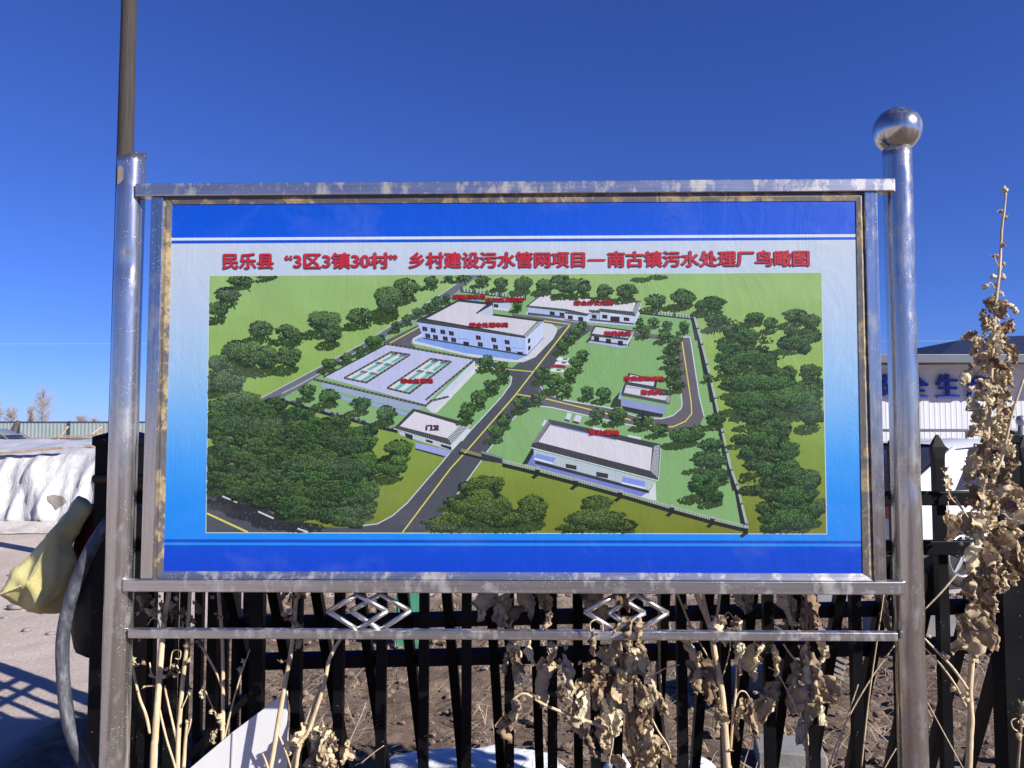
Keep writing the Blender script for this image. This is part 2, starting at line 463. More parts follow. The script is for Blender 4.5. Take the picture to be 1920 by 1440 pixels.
rail('lower_rail', (239, 1180.5, 1197.5), (1684, 1187, 1203), -.028, -.001, M['steel_rail'])

def upright(xt0, xt1, yt, xb0, xb1, yb):
    v0, v1 = -.0305, .002; mb = MB()
    for (x0, x1, y) in ((xb0, xb1, yb), (xt0, xt1, yt)):
        a, b = S(x0, y, v0), S(x1, y, v0)
        mb.v += [tuple(a), tuple(b), (b.x, v1, b.z), (a.x, v1, a.z)]
    for k in range(4): k2 = (k + 1) % 4; mb.f.append((k, k2, 4 + k2, 4 + k))
    mb.f += [(3, 2, 1, 0), (4, 5, 6, 7)]
    return mb.build('upright', M['steel_up'], board, False, True, .0025)
upright(283, 306.5, 369, 262.5, 287, 1086)
upright(1620.5, 1645, 359, 1640, 1663, 1090.5)

# the poster: outline in pixels
PV = -.022
PT = lambda t: (320.5 + (1607.5 - 320.5) * t, 381 + (374.5 - 381) * t)      # top edge
PB = lambda t: (303.5 + (1620.5 - 303.5) * t, 1073 + (1077.5 - 1073) * t)      # bottom edge
# trim: bevelled strips from the frame down to the poster
def trim(outer, inner, vo, vi, seed, mat='glue'):
    n = 60; mb = MB()
    for i in range(n + 1):
        t = i / n
        o_ = S(outer[0][0] + (outer[1][0] - outer[0][0]) * t, outer[0][1] + (outer[1][1] - outer[0][1]) * t, vo)
        i_ = S(inner[0][0] + (inner[1][0] - inner[0][0]) * t, inner[0][1] + (inner[1][1] - inner[0][1]) * t, vi)
        md = o_.lerp(i_, .45); md.y = vi - .003
        w1 = .0015 * noise.noise(Vector((t * 30, seed, 0)))
        mb.v += [tuple(o_), (md.x, md.y + w1, md.z), tuple(i_), (i_.x, vi + .018, i_.z), (o_.x, vi + .018, o_.z)]
    for i in range(n):
        for k in range(5):
            k2 = (k + 1) % 5; mb.f.append((i * 5 + k, i * 5 + k2, i * 5 + 5 + k2, i * 5 + 5 + k))
    mb.f += [(0, 1, 2, 3, 4), (n * 5 + 4, n * 5 + 3, n * 5 + 2, n * 5 + 1, n * 5)]
    return mb.build('trim_strip', M[mat], board, False, True)
trim(((307.5, 371), (287.5, 1085)), ((323, 380), (306, 1074)), -.0245, -.0237, 1)
trim(((1619, 362), (1638.5, 1089)), ((1605, 374), (1618, 1077)), -.0225, -.0240, 2)
trim(((312, 368.5), (1617, 361)), ((322, 383), (1606, 376.5)), -.0248, -.0238, 3)
trim(((290, 1085.5), (1637, 1089)), ((305, 1071), (1619, 1075.5)), -.032, -.0236, 4, 'steel_rail')
mb = MB(); a, b, c, d = S(306, 368, 0), S(1620, 360, 0), S(1638, 1088, 0), S(288, 1086, 0)
mb.add([(p.x, -.0205, p.z) for p in (a, b, c, d)] + [(p.x, .012, p.z) for p in (a, b, c, d)], [(0,1,2,3),(7,6,5,4),(0,4,5,1),(1,5,6,2),(2,6,7,3),(3,7,4,0)])
mb.build('backing_panel', M['edge_grey'], board, False, True)

# woven diamond ornaments
def diamond(cx_l, cx_t, cx_r, cx_b, name, parent, dv):
    pts = [S(x, y, -.014 + dv) for (x, y) in (cx_l, cx_t, cx_r, cx_b)]; mb = MB()
    for i in range(4):
        p, q = pts[i], pts[(i + 1) % 4]
        d = (q - p).normalized(); mb.tube([p - d * .002, p.lerp(q, .5), q + d * .002], .0074, 10)
    return mb.build(name, M['ornament'], parent, True, True)
for off, L, Rr in (((480, 1060), ((514, 328), (720, 209), (930, 326), (720, 456)), ((674, 325), (885, 205), (1094, 325), (885, 458))),
                   ((960, 1060), ((520, 332), (735, 214), (940, 338), (735, 461)), ((690, 336), (885, 210), (1104, 340), (885, 466)))):
    cv = lambda p: (off[0] + p[0] / 3.79, off[1] + p[1] / 3.79)
    e = diamond(*[cv(p) for p in L], 'diamond_ornament', board, .0)
    diamond(*[cv(p) for p in Rr], 'second_diamond', e, .009)

# ------------------------------------------------------------------ the print on the poster
PK = 0.655
class Art:
    def __init__(s): s.v = []; s.f = []; s.c = []
    def poly(s, pts, col, layer):
        n = len(s.v)
        for (x, y) in pts:
            s.v.append((x, y, layer)); s.c.append(col)
        s.f.append(tuple(range(n, n + len(pts))))
    def gradquad(s, pts, cols, layer):
        n = len(s.v)
        for (x, y), c in zip(pts, cols): s.v.append((x, y, layer)); s.c.append(c)
        s.f.append(tuple(range(n, n + len(pts))))
    def line(s, pts, width, col, layer):
        pts = [Vector(p) for p in pts]; L = []; Rt = []
        for i, p in enumerate(pts):
            d0 = (p - pts[i - 1]).normalized() if i else None
            d1 = (pts[i + 1] - p).normalized() if i < len(pts) - 1 else None
            d = d0 if d1 is None else d1 if d0 is None else (d0 + d1).normalized()
            nrm = Vector((-d.y, d.x)); k = 1.0
            if d0 is not None and d1 is not None: k = 1 / max(.5, nrm.dot(Vector((-d0.y, d0.x))))
            L.append(p + nrm * width / 2 * k); Rt.append(p - nrm * width / 2 * k)
        for i in range(len(pts) - 1):
            s.poly([L[i], L[i + 1], Rt[i + 1], Rt[i]], col, layer)
    def build(s, name, parent):
        P = np.array([(x, y) for x, y, l in s.v]); Ly = np.array([l for x, y, l in s.v])
        me = bpy.data.meshes.new(name); me.from_pydata([tuple(p) for p in px_arr(P, Ly)], [], s.f); me.update()
        at = me.color_attributes.new('Col', 'FLOAT_COLOR', 'POINT')
        at.data.foreach_set('color', np.array(s.c, dtype=np.float32).ravel())
        me.materials.append(M['vinyl'])
        return put(me, name, parent, True)

def px_arr(P, Ly):
    """pixels + print layer -> board-local points (vectorised S)"""
    v = PV - Ly * 4e-5
    a, b = (P[:, 0] - CX) / F, (CY - P[:, 1]) / F
    cp, sp = math.cos(PITCH), math.sin(PITCH)
    D = np.stack([a, cp - b * sp, sp + b * cp], 1); c = np.array([0, 0, EYE]) - np.array(SO)
    t = (v - c @ np.array(SV)) / (D @ np.array(SV))
    p = c + D * t[:, None]
    return np.stack([p @ np.array(SU), v, p[:, 2]], 1)

def C_(r, g, b): return srgb(r, g, b, PK)

# background of the poster
def prow(f):
    """point on the poster at height fraction f, as a function of t"""
    return lambda t: (PT(t)[0] + (PB(t)[0] - PT(t)[0]) * f, PT(t)[1] + (PB(t)[1] - PT(t)[1]) * f)
bgA = Art()
ydark = [(381, 446), (451, 457)]
def band(y0l, y0r, y1l, y1r, c0, c1, layer=0, n=24):
    fx = lambda y, t: PT(t)[0] + (PB(t)[0] - PT(t)[0]) * ((y - PT(t)[1]) / (PB(t)[1] - PT(t)[1]))
    for i in range(n):
        t0, t1 = i / n, (i + 1) / n; q = []
        for (t, l, r) in ((t0, y0l, y0r), (t1, y0l, y0r), (t1, y1l, y1r), (t0, y1l, y1r)):
            y = l + (r - l) * t; q.append((fx(y, t), y))
        bgA.gradquad(q, [c0, c0, c1, c1], layer)
BLUE, WHITE = C_(6, 88, 216), C_(226, 236, 246)
grad = [(457, (205, 219, 233)), (520, (198, 216, 235)), (600, (186, 212, 238)), (690, (162, 205, 243)), (780, (118, 188, 250)), (860, (72, 168, 252)), (940, (40, 152, 250)), (1011, (28, 146, 250))]
band(381, 374.5, 446, 439, BLUE, C_(4, 92, 228)); band(446, 439, 451, 444.5, WHITE, WHITE); band(451, 444.5, 457, 449.5, BLUE, BLUE)
slope = lambda y: -7.5 + (y - 457) / (1011 - 457) * 10.5
for (y0, c0), (y1, c1) in zip(grad[:-1], grad[1:]):
    band(y0, y0 + slope(y0), y1, y1 + slope(y1), C_(*c0), C_(*c1))
band(1011, 1014, 1017, 1019.5, C_(4, 82, 205), C_(4, 82, 205)); band(1017, 1019.5, 1022, 1024.8, C_(40, 148, 245), C_(40, 148, 245))
fx_b = [(1073 + 1.8 * math.sin(i * 1.3) * (1 if i > 1 else -1), ) for i in range(25)]
band(1022, 1024.8, 1073, 1077.5, C_(4, 82, 218), C_(4, 72, 214))
poster = bgA.build('poster', board)

RECT = [(393, 517.5), (1540, 511.5), (1549.5, 1000.5), (387, 998)]
def inrect(x, y):
    l = 393 - 6 * (y - 517.5) / 480.5; r = 1540 + 9.5 * (y - 511.5) / 489
    t = 517.5 - 6 * (x - 393) / 1147; b = 998 + 2.5 * (x - 387) / 1162
    return (x > l + 1) & (x < r - 1) & (y > t + 1) & (y < b - 1)
def clampr(p):
    x, y = p
    l = 393 - 6 * (y - 517.5) / 480.5; r = 1540 + 9.5 * (y - 511.5) / 489
    x = min(max(x, l), r)
    t = 517.5 - 6 * (x - 393) / 1147; b = 998 + 2.5 * (x - 387) / 1162
    return (x, min(max(y, t), b))

A = Art()
OFF = dict(a=(380, 500), b=(700, 500), c=(960, 500), d=(1240, 500), e=(380, 740), f=(680, 740), g=(960, 740), h=(1240, 740), i=(560, 600), j=(1000, 600))
def X(k, pts):
    o = OFF[k]; return [clampr((o[0] + x / 5.3333, o[1] + y / 5.3333)) for (x, y) in pts]
def P(k, pts, col, layer): A.poly(X(k, pts), C_(*col), layer)
def Ln(k, pts, wpx, col, layer): A.line(X(k, pts), wpx, C_(*col), layer)

# border line and lawn with soft variation
A.poly([(391.5, 516), (1541.5, 510), (1551, 1002), (385.5, 999.5)], C_(205, 225, 225), 1)
nu, nv = 46, 22
def lawn(u, v):
    x0 = 393 + (1540 - 393) * u; x1 = 387 + (1549.5 - 387) * u
    y0 = 517.5 - 6 * u; y1 = 998 + 2.5 * u
    return (x0 + (x1 - x0) * v, y0 + (y1 - y0) * v)
for j in range(nv):
    for i in range(nu):
        q = []; cs = []
        for (di, dj) in ((0, 0), (1, 0), (1, 1), (0, 1)):
            u, v = (i + di) / nu, (j + dj) / nv; q.append(lawn(u, v))
            n1 = noise.fractal(Vector((u * 14, v * 9, 0)), 1, 2, 4) * .05 + 1
            top, mid, bot = (154, 194, 120), (146, 182, 84), (122, 134, 46)
            cc = [t + (m_ - t) * min(1, v * 2) if v < .5 else m_ + (b_ - m_) * (v - .5) * 2 for t, m_, b_ in zip(top, mid, bot)]
            cs.append(C_(*[z * n1 for z in cc]))
        A.gradquad(q, cs, 2)
GRASS2 = (136, 182, 116)
def abspoly(pts, col, layer): A.poly([clampr(p) for p in pts], C_(*col), layer)
# compound lawn
abspoly([(865, 539), (985, 553), (1185, 580), (1300, 588), (1345, 790), (1403, 987), (1240, 945), (1085, 905), (942, 864), (903, 862), (845, 845), (744, 804), (640, 782), (522, 744), (620, 690), (719, 630), (854, 547)], GRASS2, 3)
# outside road on the far side
ASPH = (84, 86, 92)
abspoly([(389, 800), (494, 745), (603, 687), (680, 645), (822, 556), (868, 524), (876, 516), (898, 516), (880, 530), (850, 552), (719, 634), (522, 751), (482, 773), (389, 827)], (112, 118, 126), 4)
for pts in ([(388, 826), (482, 773), (522, 751)], [(389, 799), (494, 744), (603, 686), (680, 644), (822, 555), (868, 524)]):
    A.line(pts, 1.6, C_(198, 205, 205), 5)
# highway and main road
DK = (82, 86, 94)
abspoly([(387, 905), (440, 930), (560, 985), (640, 990), (680, 985.6), (708, 982), (736, 967), (764, 942), (792, 909), (830, 865), (845, 847), (880, 809), (939, 745), (957, 721), (959, 708), (951, 699), (899, 684), (880, 676), (890, 668), (960, 690), (1000, 660), (1040, 622), (1070, 604), (1118, 612), (1060, 655), (1048, 672), (1014, 712), (1022, 738), (1012, 761), (999, 763), (972, 775), (945, 805), (931, 825), (903, 863), (858, 926), (819, 980), (800, 998), (387, 998)], DK, 6)
# east loop road
abspoly([(1011, 719), (1022, 737), (1057, 750), (1144, 765), (1204, 784), (1241, 785), (1262, 779), (1277, 766), (1279, 757), (1277, 738), (1268, 641), (1280, 631), (1294, 632), (1311, 742), (1320, 780), (1310, 802), (1288, 816), (1222, 806), (1144, 790), (1035, 765), (1005, 762)], (106, 103, 108), 7)
abspoly([(960, 588), (1070, 603), (1118, 612), (1190, 622), (1282, 634), (1277, 641), (1190, 631), (1100, 621), (1055, 612), (960, 598)], (106, 108, 112), 7)
abspoly([(719, 641), (786, 608), (796, 622), (770, 642), (780, 652), (890, 672), (885, 684), (720, 652)], (98, 100, 106), 6.5)
WLINE = (210, 222, 228)
for pts in ([(660, 987), (680, 985.6), (708, 982), (736, 967), (764, 942.5), (792.5, 909), (830, 865.6), (845, 847)], [(866, 827), (880.6, 809), (939, 745.6), (957, 721), (959.5, 708), (951, 699), (899, 684)],
            [(819, 980), (858, 925.6), (903, 863)], [(909, 852), (931, 825)], [(955, 793), (972.5, 774), (999, 763), (1012, 761.5), (1035, 764), (1144, 789), (1222, 805)],
            [(1047, 672), (1054, 661)], [(1014, 712), (1011, 720), (1022, 737), (1057, 750), (1144, 765), (1204, 784), (1241, 785), (1262, 779), (1277, 766), (1279, 757), (1277, 738)],
            [(1281, 632), (1294, 632), (1311, 742), (1320, 780)]):
    A.line(pts, 2.0, C_(*WLINE), 8)
YEL = (226, 220, 104)
for pts, wd in (([(755, 998), (845, 878), (878, 842), (966, 741), (1000, 697), (1068, 610)], 2.4), ([(885, 686), (1000, 697)], 1.6), ([(968, 739), (1025, 748), (1140, 776), (1230, 800), (1262, 800), (1285, 790), (1297, 776), (1296, 755), (1288, 700), (1279, 641)], 2.0), ([(1018, 601), (1070, 608)], 1.4), ([(728, 645), (788, 612)], 1.8), ([(388, 962.5), (465, 998)], 3.6)):
    A.line([clampr(p) for p in pts], wd, C_(*YEL), 9)
for p, q in (((417, 930.5), (445, 942)), ((484, 959), (513, 972)), ((558, 991), (578, 998))):
    A.line([p, q], 3.0, C_(216, 224, 220), 9)
# workshop apron, then the workshop
P('b', [(385, 740), (400, 715), (480, 670), (560, 640), (1600, 640), (1700, 560), (1790, 575), (1838, 615), (1838, 645), (1800, 720), (1620, 905), (1500, 955), (1370, 955), (1000, 905), (400, 770)], (214, 217, 224), 10)
P('b', [(400, 738), (500, 692), (1530, 890), (1440, 935), (900, 862)], (128, 168, 232), 10.5)
P('b', [(430, 540), (850, 328), (1195, 362), (1200, 470), (1705, 535), (1700, 560), (1520, 720), (440, 562)], (52, 58, 66), 11)
P('b', [(530, 520), (850, 350), (1130, 380), (1020, 467), (1640, 547), (1500, 688)], (216, 215, 222), 12)
P('b', [(1035, 470), (1190, 382), (1200, 470), (1190, 488)], (196, 206, 224), 12)
P('b', [(440, 562), (1520, 720), (1535, 893), (500, 710)], (172, 196, 242), 12)
P('b', [(1520, 720), (1702, 545), (1706, 712), (1535, 893)], (206, 221, 246), 12)
P('b', [(500, 708), (1533, 878), (1535, 895), (500, 722)], (70, 78, 96), 13)
P('b', [(1535, 878), (1706, 700), (1706, 714), (1535, 895)], (150, 165, 190), 13)
def tiles(k, p0, p1, q0, q1, n, ca, cb, layer):
    p0, p1, q0, q1 = [Vector(p) for p in (p0, p1, q0, q1)]
    P(k, [p0, p1, q1, q0], ca, layer)
    for i in range(n):
        a, b = (i + .12) / n, (i + .55) / n
        P(k, [p0.lerp(p1, a), p0.lerp(p1, b), q0.lerp(q1, b), q0.lerp(q1, a)], cb, layer + 1)
tiles('b', (440, 530), (1510, 690), (430, 556), (1518, 718), 60, (40, 46, 52), (92, 98, 104), 13)
tiles('b', (1505, 690), (1650, 550), (1520, 720), (1700, 545), 16, (210, 216, 222), (50, 58, 62), 13)
Ln('b', [(430, 560), (1518, 721)], 1.2, (206, 222, 246), 15)
for (x, y) in ((515, 622), (598, 637), (695, 653), (780, 667), (1050, 710), (1205, 733), (1338, 755), (545, 692), (622, 705), (720, 720), (803, 733), (1070, 778), (1222, 803), (1350, 825)):
    P('b', [(x - 26, y - 25), (x + 22, y - 18), (x + 26, y + 24), (x - 22, y + 18)], (44, 34, 38), 14)
    P('b', [(x - 4, y - 19), (x + 4, y - 18), (x + 6, y + 18), (x - 2, y + 17)], (96, 78, 80), 15)
for (x, y, w_, h_) in ((928, 772, 28, 26), (1468, 868, 28, 20)): P('b', [(x - w_, y - h_), (x + w_, y - h_ + 8), (x + w_, y + h_), (x - w_, y + h_ - 8)], (50, 36, 36), 14)
for (x, y) in ((905, 726), (1455, 818)):
    P('b', [(x - 55, y - 18), (x + 48, y - 8), (x + 48, y + 18), (x - 65, y + 8)], (150, 182, 240), 16)
    Ln('b', [(x - 65, y + 10), (x + 48, y + 21)], 1.0, (226, 234, 246), 17)
for (x, y) in ((1558, 742), (1560, 815)): P('b', [(x - 13, y - 15), (x + 13, y - 30), (x + 12, y + 12), (x - 12, y + 27)], (50, 44, 52), 14)
# monitoring room, contact pool
P('b', [(1195, 350), (1370, 350), (1380, 405), (1360, 425), (1200, 402)], (190, 204, 226), 10); P('b', [(1215, 298), (1390, 330), (1370, 368), (1195, 345)], (220, 220, 226), 11)
P('b', [(1205, 372), (1250, 378), (1250, 412), (1205, 405)], (54, 44, 46), 12); P('b', [(1200, 402), (1360, 418), (1350, 445), (1195, 425)], (214, 222, 236), 9.5)
P('b', [(945, 318), (1075, 328), (1060, 345), (960, 338)], (110, 172, 220), 10)
# office building
P('c', [(130, 470), (160, 440), (1240, 560), (1215, 595), (760, 560), (560, 545)], (190, 202, 232), 9.5)
P('c', [(140, 395), (300, 265), (1295, 345), (1235, 495), (880, 430), (750, 490), (540, 440)], (60, 66, 72), 10)
P('c', [(165, 388), (302, 282), (905, 335), (1240, 360), (1205, 450), (905, 420), (890, 418), (760, 470), (545, 425)], (222, 222, 230), 11)
P('c', [(160, 410), (530, 452), (530, 520), (160, 478)], (178, 196, 232), 12); P('c', [(530, 470), (750, 495), (748, 555), (528, 530)], (196, 212, 238), 12)
P('c', [(750, 495), (775, 470), (778, 540), (748, 555)], (214, 224, 240), 12); P('c', [(775, 460), (880, 470), (880, 540), (778, 530)], (176, 192, 226), 12)
P('c', [(880, 455), (1232, 495), (1220, 575), (870, 540)], (200, 214, 240), 12); P('c', [(1235, 495), (1290, 360), (1275, 480), (1222, 580)], (214, 224, 240), 12)
for pts in ([(160, 458), (530, 498), (530, 520), (160, 480)], [(528, 525), (748, 548), (748, 558), (528, 535)], [(775, 520), (1222, 565), (1220, 580), (775, 538)]): P('c', pts, (82, 84, 98), 13)
tiles('c', (150, 386), (545, 424), (140, 402), (540, 444), 24, (48, 54, 58), (104, 110, 116), 13)
tiles('c', (535, 446), (755, 472), (530, 464), (750, 494), 13, (48, 54, 58), (104, 110, 116), 13)
tiles('c', (770, 430), (880, 440), (770, 450), (875, 462), 7, (48, 54, 58), (104, 110, 116), 13)
tiles('c', (885, 420), (1235, 455), (878, 446), (1225, 490), 20, (48, 54, 58), (104, 110, 116), 13)
tiles('c', (1205, 450), (1255, 355), (1235, 492), (1292, 352), 10, (200, 206, 210), (52, 60, 64), 14)
for (x, y, w_, h_) in ((403, 466, 24, 20), (500, 478, 24, 20), (583, 508, 25, 22), (687, 522, 25, 22), (822, 500, 22, 22), (928, 500, 26, 22), (1030, 524, 46, 28), (1145, 526, 28, 20)):
    P('c', [(x - w_, y - h_), (x + w_, y - h_ + 5), (x + w_, y + h_), (x - w_, y + h_ - 5)], (56, 40, 36), 14)
P('c', [(975, 466), (1098, 482), (1090, 500), (970, 486)], (216, 226, 240), 16)
# blower house
P('c', [(735, 755), (790, 690), (1150, 740), (1190, 660), (1222, 640), (1160, 805), (1100, 812)], (58, 62, 72), 9.2)
P('c', [(775, 740), (1160, 792), (1150, 808), (1100, 812), (760, 758)], (178, 192, 236), 9.6)
P('c', [(775, 684), (830, 588), (1225, 640), (1165, 735)], (56, 62, 68), 10); P('c', [(800, 668), (836, 602), (1205, 652), (1150, 712)], (216, 217, 224), 11)
P('c', [(798, 695), (1155, 738), (1145, 790), (790, 742)], (192, 210, 224), 12); P('c', [(1155, 738), (1222, 645), (1200, 700), (1148, 800)], (216, 226, 240), 12)
P('c', [(795, 728), (1150, 776), (1145, 792), (790, 744)], (88, 90, 104), 13)
tiles('c', (785, 668), (1155, 714), (776, 686), (1160, 737), 24, (44, 50, 54), (104, 110, 116), 13)
tiles('c', (1150, 712), (1200, 650), (1165, 735), (1225, 640), 8, (200, 206, 210), (52, 60, 64), 13)
for (x, y) in ((846, 724), (964, 744), (1084, 764)): P('c', [(x - 25, y - 26), (x + 25, y - 20), (x + 25, y + 28), (x - 25, y + 22)], (52, 34, 34), 14)
# deodorising rooms
P('c', [(1090, 1240), (1010, 1330), (980, 1410), (1090, 1400)], (46, 62, 44), 9.2)
P('g', [(1090, 108), (1515, 192), (1500, 225), (1330, 212), (1130, 160)], (48, 54, 62), 9.2)
P('c', [(1165, 1062), (1455, 1130), (1440, 1212), (1130, 1165)], (58, 64, 70), 10); P('c', [(1185, 1078), (1430, 1132), (1415, 1195), (1150, 1150)], (214, 214, 222), 11)
P('c', [(1085, 1280), (1130, 1160), (1600, 1238), (1575, 1378)], (70, 76, 82), 12); P('c', [(1118, 1262), (1142, 1182), (1562, 1262), (1530, 1338)], (214, 213, 220), 13)
P('c', [(1130, 1195), (1330, 1225), (1330, 1232), (1130, 1203)], (130, 150, 200), 14)
P('g', [(1090, 35), (1560, 125), (1512, 195), (1090, 110)], (146, 162, 204), 13); P('c', [(1062, 1320), (1105, 1185), (1090, 1330)], (168, 190, 236), 12)
tiles('c', (1095, 1255), (1535, 1340), (1086, 1285), (1565, 1375), 34, (44, 50, 54), (112, 118, 124), 14)
tiles('c', (1530, 1338), (1562, 1262), (1570, 1372), (1598, 1240), 9, (204, 210, 212), (52, 60, 64), 14)
# pre-treatment building
P('g', [(100, 700), (200, 530), (240, 560), (160, 690)], (46, 56, 42), 9.3)
P('g', [(155, 695), (232, 555), (240, 660), (1372, 970), (1290, 1025), (420, 775)], (124, 136, 206), 10)
P('g', [(1435, 862), (1445, 1062), (1285, 1022), (1375, 968)], (216, 226, 226), 10.5)
P('g', [(185, 525), (370, 245), (1495, 497), (1462, 862)], (66, 70, 74), 11); P('g', [(375, 285), (265, 472), (200, 490), (368, 252)], (128, 132, 136), 12)
P('g', [(265, 472), (385, 296), (1402, 532), (1382, 762)], (222, 221, 228), 13); P('g', [(385, 296), (1040, 448), (1035, 458), (385, 308)], (124, 150, 216), 14)
P('g', [(215, 548), (1430, 866), (1365, 965), (230, 660)], (186, 202, 208), 12); P('g', [(230, 655), (1370, 958), (1368, 988), (232, 690)], (52, 54, 66), 13)
tiles('g', (205, 482), (1435, 805), (190, 524), (1460, 852), 62, (46, 46, 50), (92, 92, 96), 14)
tiles('g', (1385, 765), (1420, 515), (1455, 842), (1480, 502), 22, (206, 212, 212), (58, 64, 66), 14)
Ln('g', [(186, 528), (1462, 860)], 2.0, (208, 228, 232), 16); Ln('g', [(1464, 860), (1492, 500)], 1.6, (206, 218, 222), 16)
for pts, fr in ((((240, 588), (436, 634), (412, 680), (222, 630)), ((222, 630), (412, 680), (405, 696), (216, 645))), (((1112, 818), (1332, 870), (1328, 925), (1095, 872)), ((1095, 872), (1328, 925), (1325, 945), (1092, 888)))):
    P('g', pts, (132, 158, 232), 15); P('g', fr, (226, 234, 242), 15)
for (x0, y0, x1, y1) in ((538, 690, 645, 752), (843, 770, 960, 838)): P('g', [(x0, y0), (x1, y0 + 22), (x1, y1), (x0, y1 - 22)], (52, 40, 38), 15)
for q in ([(555, 175), (600, 190), (575, 262), (530, 245)], [(640, 200), (700, 215), (675, 285), (610, 262)], [(325, 250), (352, 258), (315, 318), (295, 305)], [(810, 320), (935, 348), (920, 372), (805, 345)], [(1160, 400), (1295, 428), (1285, 452), (1155, 425)]):
    P('g', q, (212, 222, 236), 10)
for q in ([(530, 240), (575, 255), (570, 272), (526, 258)], [(608, 260), (672, 275), (668, 294), (604, 280)]): P('g', q, (48, 56, 54), 11)
# treatment tanks
P('i', [(220, 620), (1275, 868), (1120, 920), (232, 672)], (158, 176, 200), 10); P('i', [(420, 755), (560, 800), (740, 830), (900, 870), (1100, 935), (1080, 960), (700, 850), (410, 790)], (150, 172, 226), 9.6)
P('i', [(1762, 405), (1765, 470), (1325, 925), (1278, 870)], (204, 220, 234), 10); P('i', [(1765, 470), (1830, 460), (1380, 930), (1320, 925)], (220, 226, 228), 9.6)
P('i', [(250, 572), (868, 248), (1752, 385), (1268, 845)], (192, 200, 232), 11)
P('i', [(1280, 845), (1505, 775), (1330, 925), (1275, 880)], (208, 220, 228), 12)
def rails(pts, wd, layer, n):
    pts = [Vector(p) for p in pts]
    A.line(X('i', pts), wd, C_(44, 42, 40), layer)
    for p, q in zip(pts[:-1], pts[1:]):
        m_ = max(2, int((q - p).length / 42))
        for i in range(m_):
            a, b = p.lerp(q, (i + .2) / m_), p.lerp(q, (i + .85) / m_)
            A.line(X('i', [a, b]), wd * .5, C_(134, 128, 112), layer + 1)
rails([(850, 232), (1755, 390)], 3.6, 14, 20); rails([(1755, 398), (1270, 800)], 3.6, 14.5, 14); rails([(150, 592), (1272, 858)], 3.8, 14, 24); rails([(1272, 858), (1320, 810), (1500, 765)], 3.8, 15, 6)
Ln('i', [(250, 572), (868, 246)], 2.6, (54, 54, 50), 14)
def pool(c00, c10, c11, c01):
    c00, c10, c11, c01 = [Vector(p) for p in (c00, c10, c11, c01)]
    bil = lambda s_, t_: c00.lerp(c10, s_).lerp(c01.lerp(c11, s_), t_)
    P('i', [c00, c10, c11, c01], (226, 226, 222), 13)
    for i in range(3):
        for j in range(2):
            s0, s1 = i / 3 + .02, (i + 1) / 3 - .02; t0, t1 = j / 2 + .03, (j + 1) / 2 - .03
            P('i', [bil(s1 - .07, t0 + .08), bil(s1, t0 + .08), bil(s1, t1), bil(s1 - .07, t1)], (112, 124, 142), 14)
            P('i', [bil(s0, t0 + .20), bil(s1 - .07, t0 + .20), bil(s1 - .07, t1 - .02), bil(s0, t1 - .02)], (102, 190, 186), 15)
    Ln('i', [bil(0, .5), bil(1, .5)], 1.0, (222, 230, 232), 16)
    for s_ in (1/3, 2/3): Ln('i', [bil(s_, 0), bil(s_, 1)], 1.2, (226, 234, 238), 16.5)
    P('i', [bil(.0, 1.0), bil(1, 1.0), bil(1, 1.12), bil(0, 1.12)], (92, 158, 138), 15)
    e = .06
    rails([bil(0, -e), bil(1, -e), bil(1, 1.08)], 3.4, 17, 9); rails([bil(-.01, -e), bil(-.01, 1.12), bil(1, 1.08)], 3.4, 18.2, 9)
pool((470, 580), (935, 322), (1100, 345), (660, 618)); pool((900, 680), (1330, 390), (1510, 415), (1090, 725))
# guard house
P('i', [(1165, 1225), (1535, 1312), (1470, 1362), (1170, 1282)], (160, 172, 228), 10); P('i', [(1532, 1310), (1725, 1100), (1690, 1085), (1500, 1230)], (216, 224, 228), 10)
P('i', [(1170, 1282), (1470, 1362), (1440, 1372), (1165, 1295)], (58, 62, 52), 9.8)
P('i', [(950, 1085), (1145, 885), (1725, 1040), (1520, 1258)], (64, 70, 74), 11); P('i', [(1010, 1062), (1160, 915), (1620, 1052), (1485, 1182)], (224, 223, 230), 12)
P('i', [(1000, 1110), (1520, 1255), (1535, 1308), (1010, 1150)], (192, 206, 216), 11.5)
for q in ([(1060, 1130), (1140, 1152), (1140, 1200), (1070, 1170)], [(1270, 1192), (1340, 1212), (1340, 1236), (1275, 1216)], [(1420, 1240), (1525, 1268), (1530, 1302), (1425, 1265)]): P('i', q, (44, 46, 52), 12.5)
tiles('i', (975, 1050), (1500, 1196), (950, 1082), (1518, 1250), 30, (46, 50, 54), (104, 108, 112), 13)
tiles('i', (1485, 1185), (1620, 1055), (1525, 1245), (1722, 1040), 13, (206, 214, 214), (48, 56, 58), 13)
Ln('i', [(948, 1085), (1518, 1256), (1728, 1040)], 1.4, (206, 220, 222), 15)
# sliding gate
P('f', [(960, 570), (1190, 625), (1190, 645), (960, 590)], (34, 36, 38), 11)
for i in range(12):
    x = 985 + i * 17; y = 538 + i * 4.6
    Ln('f', [(x, y), (x + 10, y + 32)], .9, (196, 186, 130), 12); Ln('f', [(x + 12, y + 2), (x - 2, y + 30)], .9, (170, 160, 110), 12.5)
P('f', [(1188, 572), (1395, 625), (1405, 690), (1190, 655)], (54, 60, 70), 11); P('f', [(1188, 562), (1400, 625), (1395, 642), (1186, 585)], (136, 144, 152), 12)
